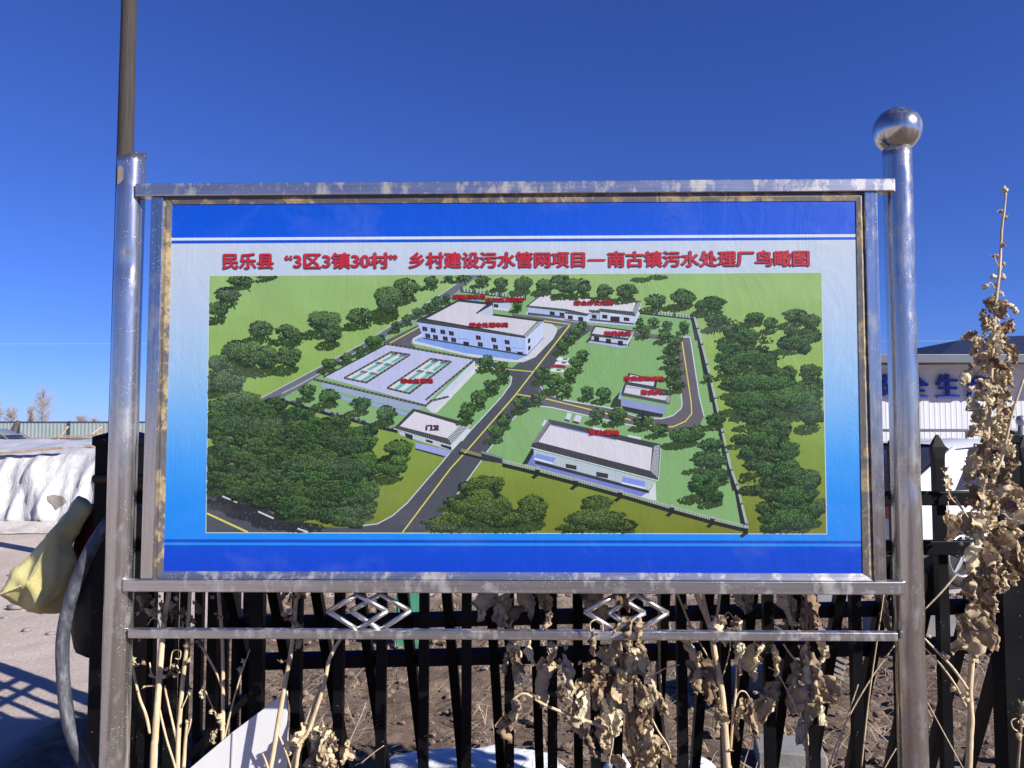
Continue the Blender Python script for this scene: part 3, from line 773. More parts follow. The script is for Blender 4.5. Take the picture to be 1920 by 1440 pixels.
# cars on the plan
for (x, y, cc) in ((520, 930, (232, 236, 242)), (505, 968, (232, 236, 242)), (470, 1000, (176, 30, 62)), (455, 1040, (232, 236, 242))):
    P('c', [(x - 75, y - 12), (x - 30, y - 24), (x + 50, y - 14), (x + 72, y + 4), (x + 60, y + 16), (x - 70, y + 8)], cc, 10 + y / 400)
    P('c', [(x - 8, y - 16), (x + 40, y - 12), (x + 30, y + 2), (x - 14, y)], (60, 66, 84), 10.3 + y / 400)
# walls and railings round the compound
def fence_band(pts, up, dn, ctop, cdark, layer, step):
    pts = [Vector(p) for p in pts]
    for p, q in zip(pts[:-1], pts[1:]):
        A.poly([p, q, q + Vector(dn), p + Vector(dn)], C_(*cdark), layer)
        A.poly([p, q, q + Vector(up), p + Vector(up)], C_(*ctop), layer + .5)
        n = max(2, int((q - p).length / step))
        for i in range(n):
            a = p.lerp(q, (i + .3) / n); b = p.lerp(q, (i + .7) / n)
            A.poly([a, b, b + Vector(up) * .82, a + Vector(up) * .82], C_(*[c * .42 + 12 for c in ctop]), layer + 1)
ln2 = lambda a, b, n: [Vector(a).lerp(Vector(b), i / n) for i in range(n + 1)]
fence_band(ln2((865, 546), (985, 561), 5), (0, -6.5), (0, 1.8), (166, 198, 172), (48, 60, 62), 9, 5)
fence_band(ln2((1197, 586), (1298, 597), 3), (0, -6), (0, 2.4), (176, 200, 178), (46, 56, 56), 9, 5)
for p in ln2((865, 546), (985, 561), 5) + ln2((1197, 586), (1298, 597), 3): A.poly([(p.x - 1.4, p.y - 8), (p.x + 1.4, p.y - 8), (p.x + 1.4, p.y + 2), (p.x - 1.4, p.y + 2)], C_(52, 62, 74), 11)
rt = [Vector(p) for p in ((1299, 590), (1312, 636), (1328, 700), (1340, 752), (1352, 806), (1366, 870), (1382, 918), (1398, 984))]
for p, q in zip(rt[:-1], rt[1:]):
    A.poly([p, q, q + Vector((-8.5, 3)), p + Vector((-5, 0))], C_(38, 46, 42), 9); A.poly([p, q, q + Vector((5, -1)), p + Vector((3.5, -1))], C_(176, 192, 182), 9.5)
for i in range(13):
    t = i / 12 * (len(rt) - 1); k = min(int(t), len(rt) - 2); p = rt[k].lerp(rt[k + 1], t - k)
    A.poly([p + Vector((-7, 5)), p + Vector((-6, 2)), p + Vector((5, -4)), p + Vector((5, -1))], C_(42, 50, 56), 11); A.poly([p + Vector((1, -4.5)), p + Vector((6, -4.5)), p + Vector((6, -2)), p + Vector((1, -2))], C_(150, 158, 164), 12)
fence_band([(942, 868), (1008, 884), (1080, 903), (1163, 926), (1260, 955), (1336, 976), (1394, 990)], (0, -6.5), (0, 7), (186, 204, 180), (36, 42, 34), 16, 3.2)
for (x, y) in ((1008, 878), (1080, 899), (1163, 921), (1260, 949), (1336, 970), (1399, 988)):
    A.poly([(x - 4, y), (x + 4, y + 1), (x + 3, y + 14), (x - 5, y + 13)], C_(34, 38, 36), 18); A.poly([(x - 4, y - 4), (x + 4.5, y - 3), (x + 4.5, y + 3), (x - 4, y + 2)], C_(170, 176, 178), 19)
    A.poly([(x - 12, y + 17), (x - 5, y + 11), (x + 1, y + 14), (x - 6, y + 20)], C_(40, 44, 30), 17.6)
fb = [(523, 746), (557, 757), (596, 768), (632, 778), (672, 788), (713, 799), (745, 806)]
fence_band(fb, (0, -3.5), (0, 6), (150, 172, 164), (40, 46, 44), 9, 40)
for (x, y) in fb[:-1]: A.poly([(x - 3, y - 5), (x + 3, y - 4), (x + 5, y + 6), (x + 1, y + 5)], C_(78, 86, 92), 11)
A.line([clampr(p) for p in ((528, 738), (560, 722), (600, 700), (640, 676), (719, 633))], 3.0, C_(164, 176, 172), 9); A.line([clampr(p) for p in ((730, 626), (790, 592), (850, 556), (864, 545))], 3.5, C_(150, 168, 166), 9)
P('i', [(215, 500), (250, 490), (260, 560), (225, 545)], (48, 54, 56), 12); P('i', [(810, 150), (850, 150), (870, 200), (850, 215)], (48, 54, 56), 12)

# trees of the plan: thousands of small leaf shapes
LV, LF, LC = [], [], []
def leaves(xy, size, cols, layer):
    """one small irregular quad for each leaf tuft"""
    n = len(xy)
    if n == 0: return
    th = nrg.uniform(0, math.pi, n); r = size * nrg.uniform(.6, 1.3, n); asp = nrg.uniform(.45, .9, n)
    c, s_ = np.cos(th), np.sin(th); pts = []
    for (a, b) in ((-1, -.2), (.1, -1), (1, .15), (-.1, 1)):
        dx = r * a; dy = r * b * asp
        pts.append(np.stack([xy[:, 0] + dx * c - dy * s_, xy[:, 1] + dx * s_ + dy * c, layer], 1))
    base = sum(len(v) for v in LV)
    LV.append(np.stack(pts, 1).reshape(-1, 3)); LC.append(np.repeat(cols, 4, 0))
TOPC, MIDC, DRKC = np.array([122, 152, 84]), np.array([62, 92, 50]), np.array([22, 38, 26])
def l2(c): 
    c = np.clip(c / 255.0, 0, 1); return np.where(c <= .04045, c / 12.92, ((c + .055) / 1.055) ** 2.4) * PK
def tree(x, y, rx, ry, trunk=None, dens=1.0, shade=0.0, tint=(1, 1, 1), shadow=True, lift=0.0):
    ncl = max(8, int(12 + rx * ry / 70)); 
    a = nrg.uniform(0, 2 * math.pi, ncl); rr = np.sqrt(nrg.uniform(0, 1, ncl)) * .78
    cx = x + np.cos(a) * rr * rx; cy = y + np.sin(a) * rr * ry * .9
    crx = rx * nrg.uniform(.16, .34, ncl); cry = ry * nrg.uniform(.16, .34, ncl)
    order = np.argsort(cy)
    sz = .80 + min(rx, 40) * .014
    L0 = 22 + (y + ry - 515) / 480 * 24 + lift
    if shadow:
        n = int(rx * ry * .35 * dens); t = nrg.uniform(0, 2 * math.pi, n); q = np.sqrt(nrg.uniform(0, 1, n))
        sx = x - rx * .35 + np.cos(t) * q * rx * 1.05; sy = y + ry * 1.12 + np.sin(t) * q * ry * .42 + (sx - x) * -.12
        k = inrect(sx, sy); lum = nrg.uniform(.75, 1.2, n)[:, None]
        leaves(np.stack([sx, sy], 1)[k], 2.6, np.concatenate([l2(np.array([58, 82, 38]) * lum), np.ones((n, 1))], 1)[k], np.full(k.sum(), 20.5) + nrg.uniform(0, 1, k.sum()))
    if trunk:
        A.line([clampr((x + (trunk[0] - x) * .1, y + ry * .15)), clampr((x + (trunk[0] - x) * .5, y + (trunk[1] - y) * .6)), clampr(trunk)], max(1.0, rx * .05), C_(40, 42, 36), L0 - .3)
    # a dark inside first, so the crown is not see-through
    n = int(rx * ry * .6 * dens); t = nrg.uniform(0, 2 * math.pi, n); q = np.sqrt(nrg.uniform(0, 1, n)) * .80
    ix = x + np.cos(t) * q * rx; iy = y + np.sin(t) * q * ry; k = inrect(ix, iy)
    lum = nrg.uniform(.8, 2.2, n)[:, None]
    leaves(np.stack([ix, iy], 1)[k], sz * 1.6, np.concatenate([l2(DRKC * lum * np.array(tint)), np.ones((n, 1))], 1)[k], np.full(k.sum(), L0) + nrg.uniform(0, .4, k.sum()))
    for oi, ci in enumerate(order):
        n = max(10, int(crx[ci] * cry[ci] * 2.6 * dens)); t = nrg.uniform(0, 2 * math.pi, n); q = np.sqrt(nrg.uniform(0, 1, n))
        ox, oy = np.cos(t) * q, np.sin(t) * q
        lx = cx[ci] + ox * crx[ci]; ly = cy[ci] + oy * cry[ci]
        lum = .47 - .30 * oy + .10 * ox - .32 * (cy[ci] - y) / ry + nrg.normal(0, .40, n) - shade
        lum = np.clip(lum, 0, 1)[:, None]
        colr = np.where(lum < .5, DRKC + (MIDC - DRKC) * lum * 2, MIDC + (TOPC - MIDC) * (lum - .5) * 2) * np.array(tint)
        k = inrect(lx, ly)
        leaves(np.stack([lx, ly], 1)[k], sz, np.concatenate([l2(colr), np.ones((n, 1))], 1)[k], np.full(k.sum(), L0 + .5 + oi * .06) + nrg.uniform(0, .5, k.sum()))
def T(k, lst, **kw):
    o = OFF[k]
    for t in lst:
        x, y, rx, ry = o[0] + t[0] / 5.3333, o[1] + t[1] / 5.3333, t[2] / 5.3333, t[3] / 5.3333
        tr_ = (o[0] + t[4] / 5.3333, o[1] + t[5] / 5.3333) if len(t) > 4 else None
        tree(x, y, rx, ry, tr_, **kw)
FAR = (1.0, 1.0, 1.06)
T('a', [(380, 140, 150, 62, 480, 250), (650, 105, 120, 26), (240, 275, 150, 92, 330, 425), (170, 425, 112, 98, 205, 580), (580, 620, 145, 100, 760, 800), (830, 650, 125, 88, 970, 780), (945, 690, 80, 66),
        (1210, 540, 195, 115), (1290, 660, 115, 110, 1340, 795), (1580, 485, 148, 95, 1665, 620), (1850, 310, 150, 140, 1910, 460),
        (330, 830, 150, 120), (150, 960, 120, 100), (450, 880, 190, 145), (640, 900, 170, 130, 680, 1030), (870, 890, 135, 125, 920, 1010), (250, 1130, 210, 100), (110, 1180, 100, 90), (390, 1330, 240, 100, 450, 1430), (150, 1390, 140, 80)], tint=FAR)
T('b', [(150, 330, 145, 155, 215, 470), (330, 205, 150, 115, 430, 345), (580, 140, 90, 60, 610, 250), (750, 112, 65, 28, 770, 160), (900, 110, 100, 30, 930, 190), (1090, 130, 88, 55, 1100, 220), (1280, 160, 88, 65, 1300, 255), (1500, 165, 108, 78, 1500, 275), (1700, 180, 90, 72)], tint=FAR)
T('c', [(120, 165, 100, 80, 115, 270), (330, 185, 92, 70), (480, 130, 120, 60), (560, 190, 130, 90), (700, 190, 110, 88, 720, 300), (930, 240, 100, 75, 950, 320), (1150, 240, 120, 85, 1190, 320), (1440, 335, 120, 82, 1410, 430), (1710, 300, 140, 90, 1665, 450), (1890, 390, 70, 60)], tint=FAR)
for (x, y, rx, ry) in ((1200, 525, 18, 4), (1232, 520, 20, 4)): 
    n = 120; t = nrg.uniform(0, 6.28, n); q = np.sqrt(nrg.uniform(0, 1, n)); sx, sy = x + np.cos(t) * q * rx, y + np.sin(t) * q * ry; k = inrect(sx, sy)
    leaves(np.stack([sx, sy], 1)[k], 2.2, np.concatenate([np.tile(l2(np.array([70, 92, 52])), (n, 1)), np.ones((n, 1))], 1)[k], np.full(k.sum(), 21.0) + nrg.uniform(0, 1, k.sum()))
BALL = (.96, 1.04, .96)
T('b', [(735, 310, 52, 44), (635, 345, 60, 60), (545, 405, 60, 48), (445, 450, 60, 50), (345, 520, 60, 52), (225, 590, 60, 52), (50, 722, 70, 48), (1135, 940, 82, 78, 1175, 1045), (1280, 990, 80, 52), (1300, 1070, 80, 72, 1310, 1170), (1195, 1190, 76, 70, 1210, 1290), (1055, 1305, 95, 90, 1090, 1410), (950, 1405, 82, 62), (1440, 385, 60, 48, 1445, 470)], tint=BALL)
T('i', [(740, 212, 92, 66), (620, 300, 72, 46), (480, 372, 76, 48), (310, 432, 92, 62), (95, 705, 100, 78, 165, 790), (310, 755, 125, 85, 400, 855), (620, 835, 118, 82, 690, 940), (880, 925, 115, 95, 960, 1030), (1690, 925, 85, 85, 1700, 1020), (1890, 640, 40, 60)], tint=BALL)
T('c', [(1280, 555, 50, 56), (1420, 545, 70, 52), (1555, 578, 62, 46), (1725, 592, 62, 56, 1710, 690), (1330, 635, 72, 62, 1305, 735), (1530, 690, 80, 56), (1630, 735, 80, 60), (700, 585, 58, 50), (640, 645, 70, 52), (580, 705, 70, 56), (515, 785, 76, 66, 515, 890), (710, 875, 66, 58), (650, 955, 86, 80, 650, 1040), (590, 1065, 80, 70), (310, 1065, 86, 76, 310, 1170), (430, 1145, 100, 90, 425, 1260), (545, 1225, 70, 66, 540, 1300), (760, 1245, 76, 66, 765, 1340), (920, 1265, 90, 72, 910, 1365), (250, 1310, 80, 60), (100, 1355, 90, 80)], tint=BALL)
T('c', [(1600, 850, 110, 42), (1610, 950, 110, 46), (1620, 1060, 110, 55), (1640, 1180, 110, 62)], tint=(.85, .9, .85), shade=.12)
T('f', [(1420, 250, 85, 75), (1340, 370, 95, 80)], tint=BALL)
T('g', [(855, 190, 90, 72, 830, 275), (1060, 195, 110, 82, 1030, 320), (1310, 255, 112, 72, 1280, 370), (1480, 335, 105, 64, 1470, 430), (1700, 400, 150, 88), (1850, 350, 90, 66)], tint=(.92, 1, .92))
T('h', [(550, 245, 118, 70), (250, 400, 175, 88), (500, 500, 140, 80), (480, 660, 195, 80), (550, 800, 180, 80), (420, 900, 185, 120), (520, 1010, 125, 80)], tint=(.8, .95, .85), shade=.14)
RTT = (.82, .94, .86)
T('d', [(560, 535, 118, 80, 525, 680), (230, 305, 128, 82, 170, 450), (510, 365, 155, 85, 435, 500), (720, 640, 130, 80), (940, 505, 118, 62), (1100, 565, 88, 70), (1350, 490, 148, 80, 1310, 640), (1500, 545, 110, 92), (1330, 745, 195, 82, 1210, 920), (850, 700, 145, 88), (760, 890, 175, 90), (980, 900, 210, 90), (700, 1010, 130, 80), (1150, 1150, 245, 100), (900, 1150, 240, 108), (1500, 1060, 130, 90), (1500, 1250, 155, 108), (1250, 1310, 245, 108), (850, 1330, 210, 98), (1480, 1400, 140, 60), (470, 1100, 60, 40)], tint=RTT, shade=.06)
T('h', [(950, 60, 240, 80, 770, 150), (1350, 80, 250, 125), (1500, 200, 125, 125, 1425, 350), (950, 225, 175, 88), (1150, 335, 195, 108), (1000, 470, 175, 108), (1250, 560, 155, 118, 1080, 680), (1200, 760, 225, 128), (1450, 850, 190, 130), (1350, 1000, 245, 120), (1300, 1250, 270, 118), (1510, 1150, 130, 130), (1100, 1330, 120, 66)], tint=RTT, shade=.10)
for _ in range(60):   # dark dapple on the lawn between the fence and the wood
    x, y = nrg.uniform(1335, 1450), nrg.uniform(600, 990)
    if x < 1310 + (y - 590) * .24 + 12: continue
    n = 40; t = nrg.uniform(0, 6.28, n); q = np.sqrt(nrg.uniform(0, 1, n)); sx, sy = x + np.cos(t) * q * 16, y + np.sin(t) * q * 6; k = inrect(sx, sy)
    leaves(np.stack([sx, sy], 1)[k], 2.4, np.concatenate([np.tile(l2(np.array([52, 66, 30])), (n, 1)), np.ones((n, 1))], 1)[k], np.full(k.sum(), 20.2) + nrg.uniform(0, 1, k.sum()))
# fill the wood beyond the right fence, leaving the sunny clearings open
wr = [(1362, 640), (1420, 600), (1500, 590), (1548, 600), (1552, 1000), (1430, 1000), (1408, 930), (1385, 840), (1370, 740)]
gaps = ((1432, 636, 26), (1490, 672, 24), (1475, 790, 22), (1535, 872, 30), (1508, 815, 26), (1390, 700, 14), (1400, 800, 14), (1412, 905, 16))
def fill_right():
    y = 625
    while y < 1000:
        x = 1362 + nrg.uniform(0, 24)
        while x < 1550:
            if inside(x, y, wr) and all((x - a) ** 2 + (y - b) ** 2 * 2 > r_ * r_ * 2 for a, b, r_ in gaps):
                tree(x + nrg.uniform(-6, 6), y + nrg.uniform(-6, 6), nrg.uniform(17, 27), nrg.uniform(11, 17), None, shade=nrg.uniform(.02, .2), tint=(nrg.uniform(.76, .9), nrg.uniform(.86, .96), .86), shadow=nrg.uniform() < .3)
            x += nrg.uniform(30, 44)
        y += 25
# the wood in the lower left corner
wood = [(40, 120), (400, 60), (820, 120), (940, 160), (1300, 260), (1680, 360), (1660, 520), (1700, 800), (1760, 980), (1640, 1260), (1400, 1320), (950, 1200), (420, 1040), (40, 880)]
def inside(x, y, poly):
    c = False; j = len(poly) - 1
    for i in range(len(poly)):
        (xi, yi), (xj, yj) = poly[i], poly[j]
        if (yi > y) != (yj > y) and x < (xj - xi) * (y - yi) / (yj - yi) + xi: c = not c
        j = i
    return c
fill_right()
for (cx_, cy_, rx_, ry_) in ((430, 945, 45, 14), (470, 962, 50, 15), (520, 980, 50, 14), (410, 920, 30, 12), (570, 990, 40, 9)):   # tree shade printed on the highway
    n = int(rx_ * ry_ * .5); t = nrg.uniform(0, 6.28, n); q = np.sqrt(nrg.uniform(0, 1, n)); sx, sy = cx_ + np.cos(t) * q * rx_, cy_ + np.sin(t) * q * ry_; k = inrect(sx, sy)
    leaves(np.stack([sx, sy], 1)[k], 3.2, np.concatenate([np.tile(l2(np.array([46, 48, 52])), (n, 1)), np.ones((n, 1))], 1)[k], np.full(k.sum(), 8.4) + nrg.uniform(0, .4, k.sum()))
rowy = 110
while rowy < 1330:
    x = 20 + nrg.uniform(0, 80)
    while x < 1800:
        if inside(x, rowy, wood): T('e', [(x + nrg.uniform(-25, 25), rowy + nrg.uniform(-25, 25), nrg.uniform(105, 160), nrg.uniform(60, 95))], shadow=(nrg.uniform() < .3), shade=nrg.uniform(.0, .26), tint=(nrg.uniform(.80, .95), nrg.uniform(.88, .96), nrg.uniform(.8, .95)))
        x += nrg.uniform(110, 170)
    rowy += 88
T('f', [(370, 530, 155, 108), (280, 700, 180, 125), (70, 480, 60, 100), (60, 660, 110, 125), (70, 950, 110, 140)], tint=(.95, 1, .85))
T('f', [(1250, 900, 195, 110), (1060, 930, 130, 80), (1200, 1110, 320, 190), (1000, 1230, 220, 110), (1420, 1230, 260, 120), (1700, 1130, 175, 160), (800, 1290, 210, 90), (900, 1070, 110, 60)], tint=(1.0, .95, .78), shade=.08, lift=6)
T('g', [(850, 1090, 175, 108), (850, 1240, 320, 115), (1100, 1300, 200, 70), (600, 1330, 180, 50)], tint=(1.0, .95, .78), shade=.08, lift=6)
# captions and title
def text_mesh(body):
    cu = bpy.data.curves.new('caption', 'FONT'); cu.body = body; cu.size = 1; cu.resolution_u = 3
    o = bpy.data.objects.new('caption', cu); COL.objects.link(o)
    dg = bpy.context.evaluated_depsgraph_get(); me = o.evaluated_get(dg).to_mesh()
    v = [(p.co.x, p.co.y) for p in me.vertices]; f = [tuple(q.vertices) for q in me.polygons]
    o.evaluated_get(dg).to_mesh_clear(); bpy.data.objects.remove(o); bpy.data.curves.remove(cu)
    return np.array(v), f
LET = Art()
def text_px(body, x0, x1, yl0, yl1, yr0, yr1, col, layer, bold):
    v, f = text_mesh(body); b0, b1 = v.min(0), v.max(0)
    s_ = (v[:, 0] - b0[0]) / (b1[0] - b0[0]); t_ = (b1[1] - v[:, 1]) / (b1[1] - b0[1])
    X_ = x0 + s_ * (x1 - x0); Y_ = (yl0 + (yr0 - yl0) * s_) * (1 - t_) + (yl1 + (yr1 - yl1) * s_) * t_
    offs = [(0, 0), (bold, 0), (-bold, 0), (0, bold * .7), (0, -bold * .7), (bold * .8, bold * .6), (-bold * .8, bold * .6), (bold * .8, -bold * .6), (-bold * .8, -bold * .6)] if bold else [(0, 0)]
    for k, (dx, dy) in enumerate(offs):
        n = len(LET.v)
        LET.v += [(x + dx, y + dy, layer + k * .22) for x, y in zip(X_, Y_)]; LET.c += [C_(*col)] * len(v); LET.f += [tuple(i + n for i in q) for q in f]
yt = lambda x: 474.5 - (x - 417) * .0055
for body, x0, x1 in (('民乐县', 417, 512.5), ('“3区3镇30村”', 534, 744), ('乡村建设污水管网项目', 766.5, 1096), ('南古镇污水处理厂鸟瞰图', 1139.5, 1517)):
    a, b = yt(x0), yt(x1)
    text_px(body, x0 + 1.8, x1 + .8, a + 2.0, a + 31.0, b + 2.0, b + 31.0, (96, 54, 58), 52, .6)
    text_px(body, x0 + .8, x1 - .8, a + .4, a + 29.4, b + .4, b + 29.4, (206, 46, 62), 55, .75)
LET.poly([(1102.5, 485.6), (1136, 485.4), (1136, 489.2), (1102.5, 489.4)], C_(206, 46, 62), 55)
CAPT = (('b', '接触消毒池', 795, 1115, 276, 322, (176, 28, 40)), ('b', '在线监测用房', 1125, 1500, 308, 352, (176, 28, 40)), ('b', '综合处理车间', 960, 1342, 556, 604, (186, 26, 38)), ('b', '综合处理池', 275, 592, 1116, 1162, (186, 26, 38)),
        ('c', '综合办公用房', 622, 1010, 336, 384, (180, 30, 40)), ('c', '鼓风机房', 925, 1185, 642, 692, (186, 26, 38)), ('c', '除臭生物滤池', 1128, 1515, 1092, 1140, (196, 28, 40)), ('c', '除臭间', 1296, 1495, 1228, 1280, (200, 30, 42)),
        ('g', '预处理池', 768, 1068, 350, 404, (200, 28, 40)), ('i', '门卫', 1276, 1400, 1048, 1098, (120, 16, 28)))
for k, body, x0, x1, y0, y1, cc in CAPT:
    o = OFF[k]; q = lambda x, y: (o[0] + x / 5.3333, o[1] + y / 5.3333)
    (ax, ay), (bx, by) = q(x0, y0), q(x1, y1)
    text_px(body, ax + .9, bx + .9, ay + .8, by + .8, ay + .8, by + .8, (60, 24, 28), 52, .35)
    text_px(body, ax, bx, ay, by, ay, by, cc, 55, .35)

pic = A.build('printed_plan', poster)
V = np.concatenate(LV); Cc = np.concatenate(LC).astype(np.float32)
Pts = px_arr(V[:, :2], V[:, 2]); nq = len(V) // 4
me = bpy.data.meshes.new('printed_trees'); me.vertices.add(len(V)); me.vertices.foreach_set('co', Pts.astype(np.float32).ravel())
me.loops.add(nq * 4); me.loops.foreach_set('vertex_index', np.arange(nq * 4, dtype=np.int32))
me.polygons.add(nq); me.polygons.foreach_set('loop_start', np.arange(0, nq * 4, 4, dtype=np.int32)); me.update(calc_edges=True)
at = me.color_attributes.new('Col', 'FLOAT_COLOR', 'POINT'); at.data.foreach_set('color', Cc.ravel()); me.materials.append(M['vinyl'])
tag(put(me, 'printed_trees', poster, True), kind='stuff')
LET.build('lettering', poster)
# ------------------------------------------------------------------ black steel fence behind the board
FD = 2.5
def PL(px, py, d=FD):
    """world point on a plane parallel to the board through (0, d, 0)"""
    r = ray(px, py); c = Vector((0, 0, EYE)); o = Vector((0, d, 0))
    t = (o - c).dot(SV) / r.dot(SV); return c + r * t
def picket_mesh(h, hw=.0155, name='picket'):
    mb = MB()
    secs = [(0, hw, hw), (h - .078, hw, hw), (h - .040, hw * 1.38, hw * .8), (h - .004, .005, .004), (h, .003, .003)]
    for (z, a, b) in secs: mb.v += [(-a, -b, z), (a, -b, z), (a, b, z), (-a, b, z)]
    for i in range(len(secs) - 1):
        for k in range(4): k2 = (k + 1) % 4; mb.f.append((i * 4 + k, i * 4 + k2, i * 4 + 4 + k2, i * 4 + 4 + k))
    n = (len(secs) - 1) * 4; mb.f += [(3, 2, 1, 0), (n, n + 1, n + 2, n + 3)]
    me = mb.mesh(name); me.materials.append(M['black']); return me
PM = picket_mesh(1.575)
fence = thing('steel_fence', 'black spear-topped steel fence standing upright right behind the notice board', 'fence', (0, FD, 0))
YAW = Matrix.Rotation(-TH, 4, 'Z')
def place(me, name, parent, loc, rot=None):
    o = bpy.data.objects.new(name, me); COL.objects.link(o); o.parent = parent
    o.location = Vector(loc) - abs_loc(parent)
    if rot is not None: o.rotation_euler = rot.to_euler()
    return o
px0 = 312.0; px_list = []
x = 312.0
while x < 1990:
    px_list.append(x); x += 79.5 + (x - 312) * .0031
for x in px_list:
    if abs(x - 1889) < 30: continue
    p = PL(x, 1300); place(PM, 'picket', fence, (p.x, p.y + .03, rng.uniform(-.003, .003)), YAW)
for (y0, y1, mat) in ((921, 947, 'black'), (1013, 1039.5, 'black')):
    a, b = PL(1750, y0), PL(1750, y1); zc = (a.z + b.z) / 2; h = a.z - b.z
    l, r = PL(270, 900), PL(2060, 900)
    MB().beam((l.x, l.y, zc), (r.x, r.y, zc), .036, h).build('rail', M[mat], fence, bevel=.003)
l, r = PL(270, 900), PL(2060, 900)
MB().beam((l.x, l.y, .14), (r.x, r.y, .14), .036, .04).build('rail', M['black'], fence, bevel=.003)
def fpost(x0, x1, ytop, name='post', parent=fence, dy=0.0):
    a, b = PL(x0, 1100), PL(x1, 1100); c = (a + b) / 2; hw = (b.x - a.x) / 2; t = PL((x0 + x1) / 2, ytop)
    mb = MB(); z = t.z
    for (zz, k) in ((0, 1), (z - .05, 1), (z - .05, 1.12), (z - .022, 1.12), (z - .002, .35), (z, .3)):
        mb.v += [(c.x + sx * hw * k, c.y + dy + sy * hw * k, zz) for sx, sy in ((-1,-1),(1,-1),(1,1),(-1,1))]
    for i in range(5):
        for k in range(4): k2 = (k + 1) % 4; mb.f.append((i * 4 + k, i * 4 + k2, i * 4 + 4 + k2, i * 4 + 4 + k))
    mb.f += [(3, 2, 1, 0), (20, 21, 22, 23)]
    return mb.build(name, M['black'], parent, bevel=.004)
fpost(1866, 1907, 801); fpost(190, 262, 806)
fpost(474, 497, 830)

# open gate leaf standing at right angles behind the fence
GX = -1.27
gate = thing('gate_leaf', 'black spear-topped steel gate leaf swung open at right angles behind the fence', 'gate', (GX, 2.65, 0))
for i in range(8):
    y = 2.75 + i * .142; place(PM, 'picket', gate, (GX, y, 0), Matrix.Rotation(R(90), 4, 'Z'))
for z in (.34, 1.24, 1.37): MB().beam((GX + .02, 2.62, z), (GX + .02, 3.80, z), .03, .04).build('rail', M['black'], gate, bevel=.003)
MB().box((GX - .025, 3.78, 0.05), (GX + .025, 3.84, 1.5)).build('stile', M['black'], gate, bevel=.003)

# spare panel leaning against the back of the fence
LEAN = Vector((-.085, -1, 2.0)).normalized()          # towards the panel's top
top0 = PL(1752, 1058, 2.60); LH = top0.z / LEAN.z
foot = top0 - LEAN * LH
panel = thing('fence_panel', 'spare black fence panel leaning with its foot away from the fence', 'fence panel', (0, foot.y, 0))
xa = Vector((1, -math.tan(TH) * .5, 0)).normalized(); zb = LEAN; yb = zb.cross(xa).normalized(); xa = yb.cross(zb).normalized()
LR = Matrix((xa, yb, zb)).transposed().to_4x4()
PM2 = picket_mesh(LH, .0165, 'lean_picket')
for k in range(-16, 5):
    b = foot + Vector((k * .1475 + .0, -k * .1475 * math.tan(TH) * .5, .004)); place(PM2, 'picket', panel, b, LR)
for s_, h in ((.20, .048), (.37, .058), (LH - .14, .04)):
    c = foot + LEAN * (LH - s_); a = c + xa * (-16.3 * .1475) + yb * .026; b = c + xa * (4.5 * .1475) + yb * .026
    mb = MB().beam(a, b, .03, h, up=LEAN); mb.build('rail', M['navy'] if s_ < .6 else M['black'], panel, bevel=.003)

# ------------------------------------------------------------------ things hung at the gate post
hp = [(262, 958, 2.36), (236, 964, 2.33), (205, 979, 2.29), (188, 1001, 2.28), (168, 1034, 2.27), (148, 1079, 2.27), (129, 1135, 2.27), (119, 1187, 2.27), (117, 1239, 2.27), (120.5, 1297, 2.27), (130, 1358, 2.27), (145, 1403, 2.27), (166, 1446, 2.28), (196, 1500, 2.29), (235, 1560, 2.30), (285, 1640, 2.32)]
pts = [W(*p) for p in hp]; sp = []
for i in range(len(pts) - 1):
    p0, p1, p2, p3 = pts[max(i - 1, 0)], pts[i], pts[i + 1], pts[min(i + 2, len(pts) - 1)]
    for k in range(5):
        t = k / 5; sp.append(.5 * ((2 * p1) + (-p0 + p2) * t + (2 * p0 - 5 * p1 + 4 * p2 - p3) * t * t + (-p0 + 3 * p1 - 3 * p2 + p3) * t ** 3))
hose = MB().tube(sp, [.0185 + .0008 * noise.noise(p * 9) for p in sp], 18).build('hose', M['hose'], None, True)
tag(hose, 'thick dusty grey plastic hose looping down beside the left post of the board', 'hose')
a, b = W(173, 898, 2.46), W(300, 897, 2.46); n = 90; pp, rr = [], []
for i in range(n + 1):
    pp.append(a.lerp(b, i / n)); rr.append((.0135 + .0014 * math.cos(i * math.pi)) * (min(1, .35 + i * .25)))
tag(MB().tube(pp, rr, 16).build('conduit', M['ribbed'], None, True), 'short brown ribbed conduit lying across the black gate post', 'conduit')

def bagpt(x, y, d): return W(x / 6.546, 930 + y / 6.546, d - .10)
bv = dict(a=(960, 30, 2.60), b=(1125, 110, 2.57), c=(905, 520, 2.56), d=(905, 800, 2.56), e=(830, 1170, 2.56), f=(740, 1400, 2.58), g=(500, 1440, 2.57), h=(300, 1350, 2.56), i=(20, 1195, 2.50), j=(200, 900, 2.53), k=(400, 720, 2.54), l=(600, 520, 2.55), m=(690, 430, 2.515), n=(360, 1060, 2.495), o=(480, 1330, 2.50), p=(665, 1060, 2.505), q=(690, 700, 2.51))
keys = list(bv); vs = [bagpt(*bv[k]) for k in keys] + [bagpt(1010, 300, 2.70), bagpt(420, 1050, 2.72)]
ix = lambda s_: tuple(keys.index(ch) for ch in s_)
fs = [ix(s_) for s_ in ('alm', 'amb', 'bmc', 'mqc', 'cqd', 'dqp', 'mnq', 'qnp', 'dpe', 'pno', 'peo', 'eof', 'fog', 'ogh', 'noh', 'nhi', 'nij', 'njk', 'mkn', 'mlk')]
B1, B2 = len(keys), len(keys) + 1
loop = [keys.index(ch) for ch in 'bcdefghijkla']
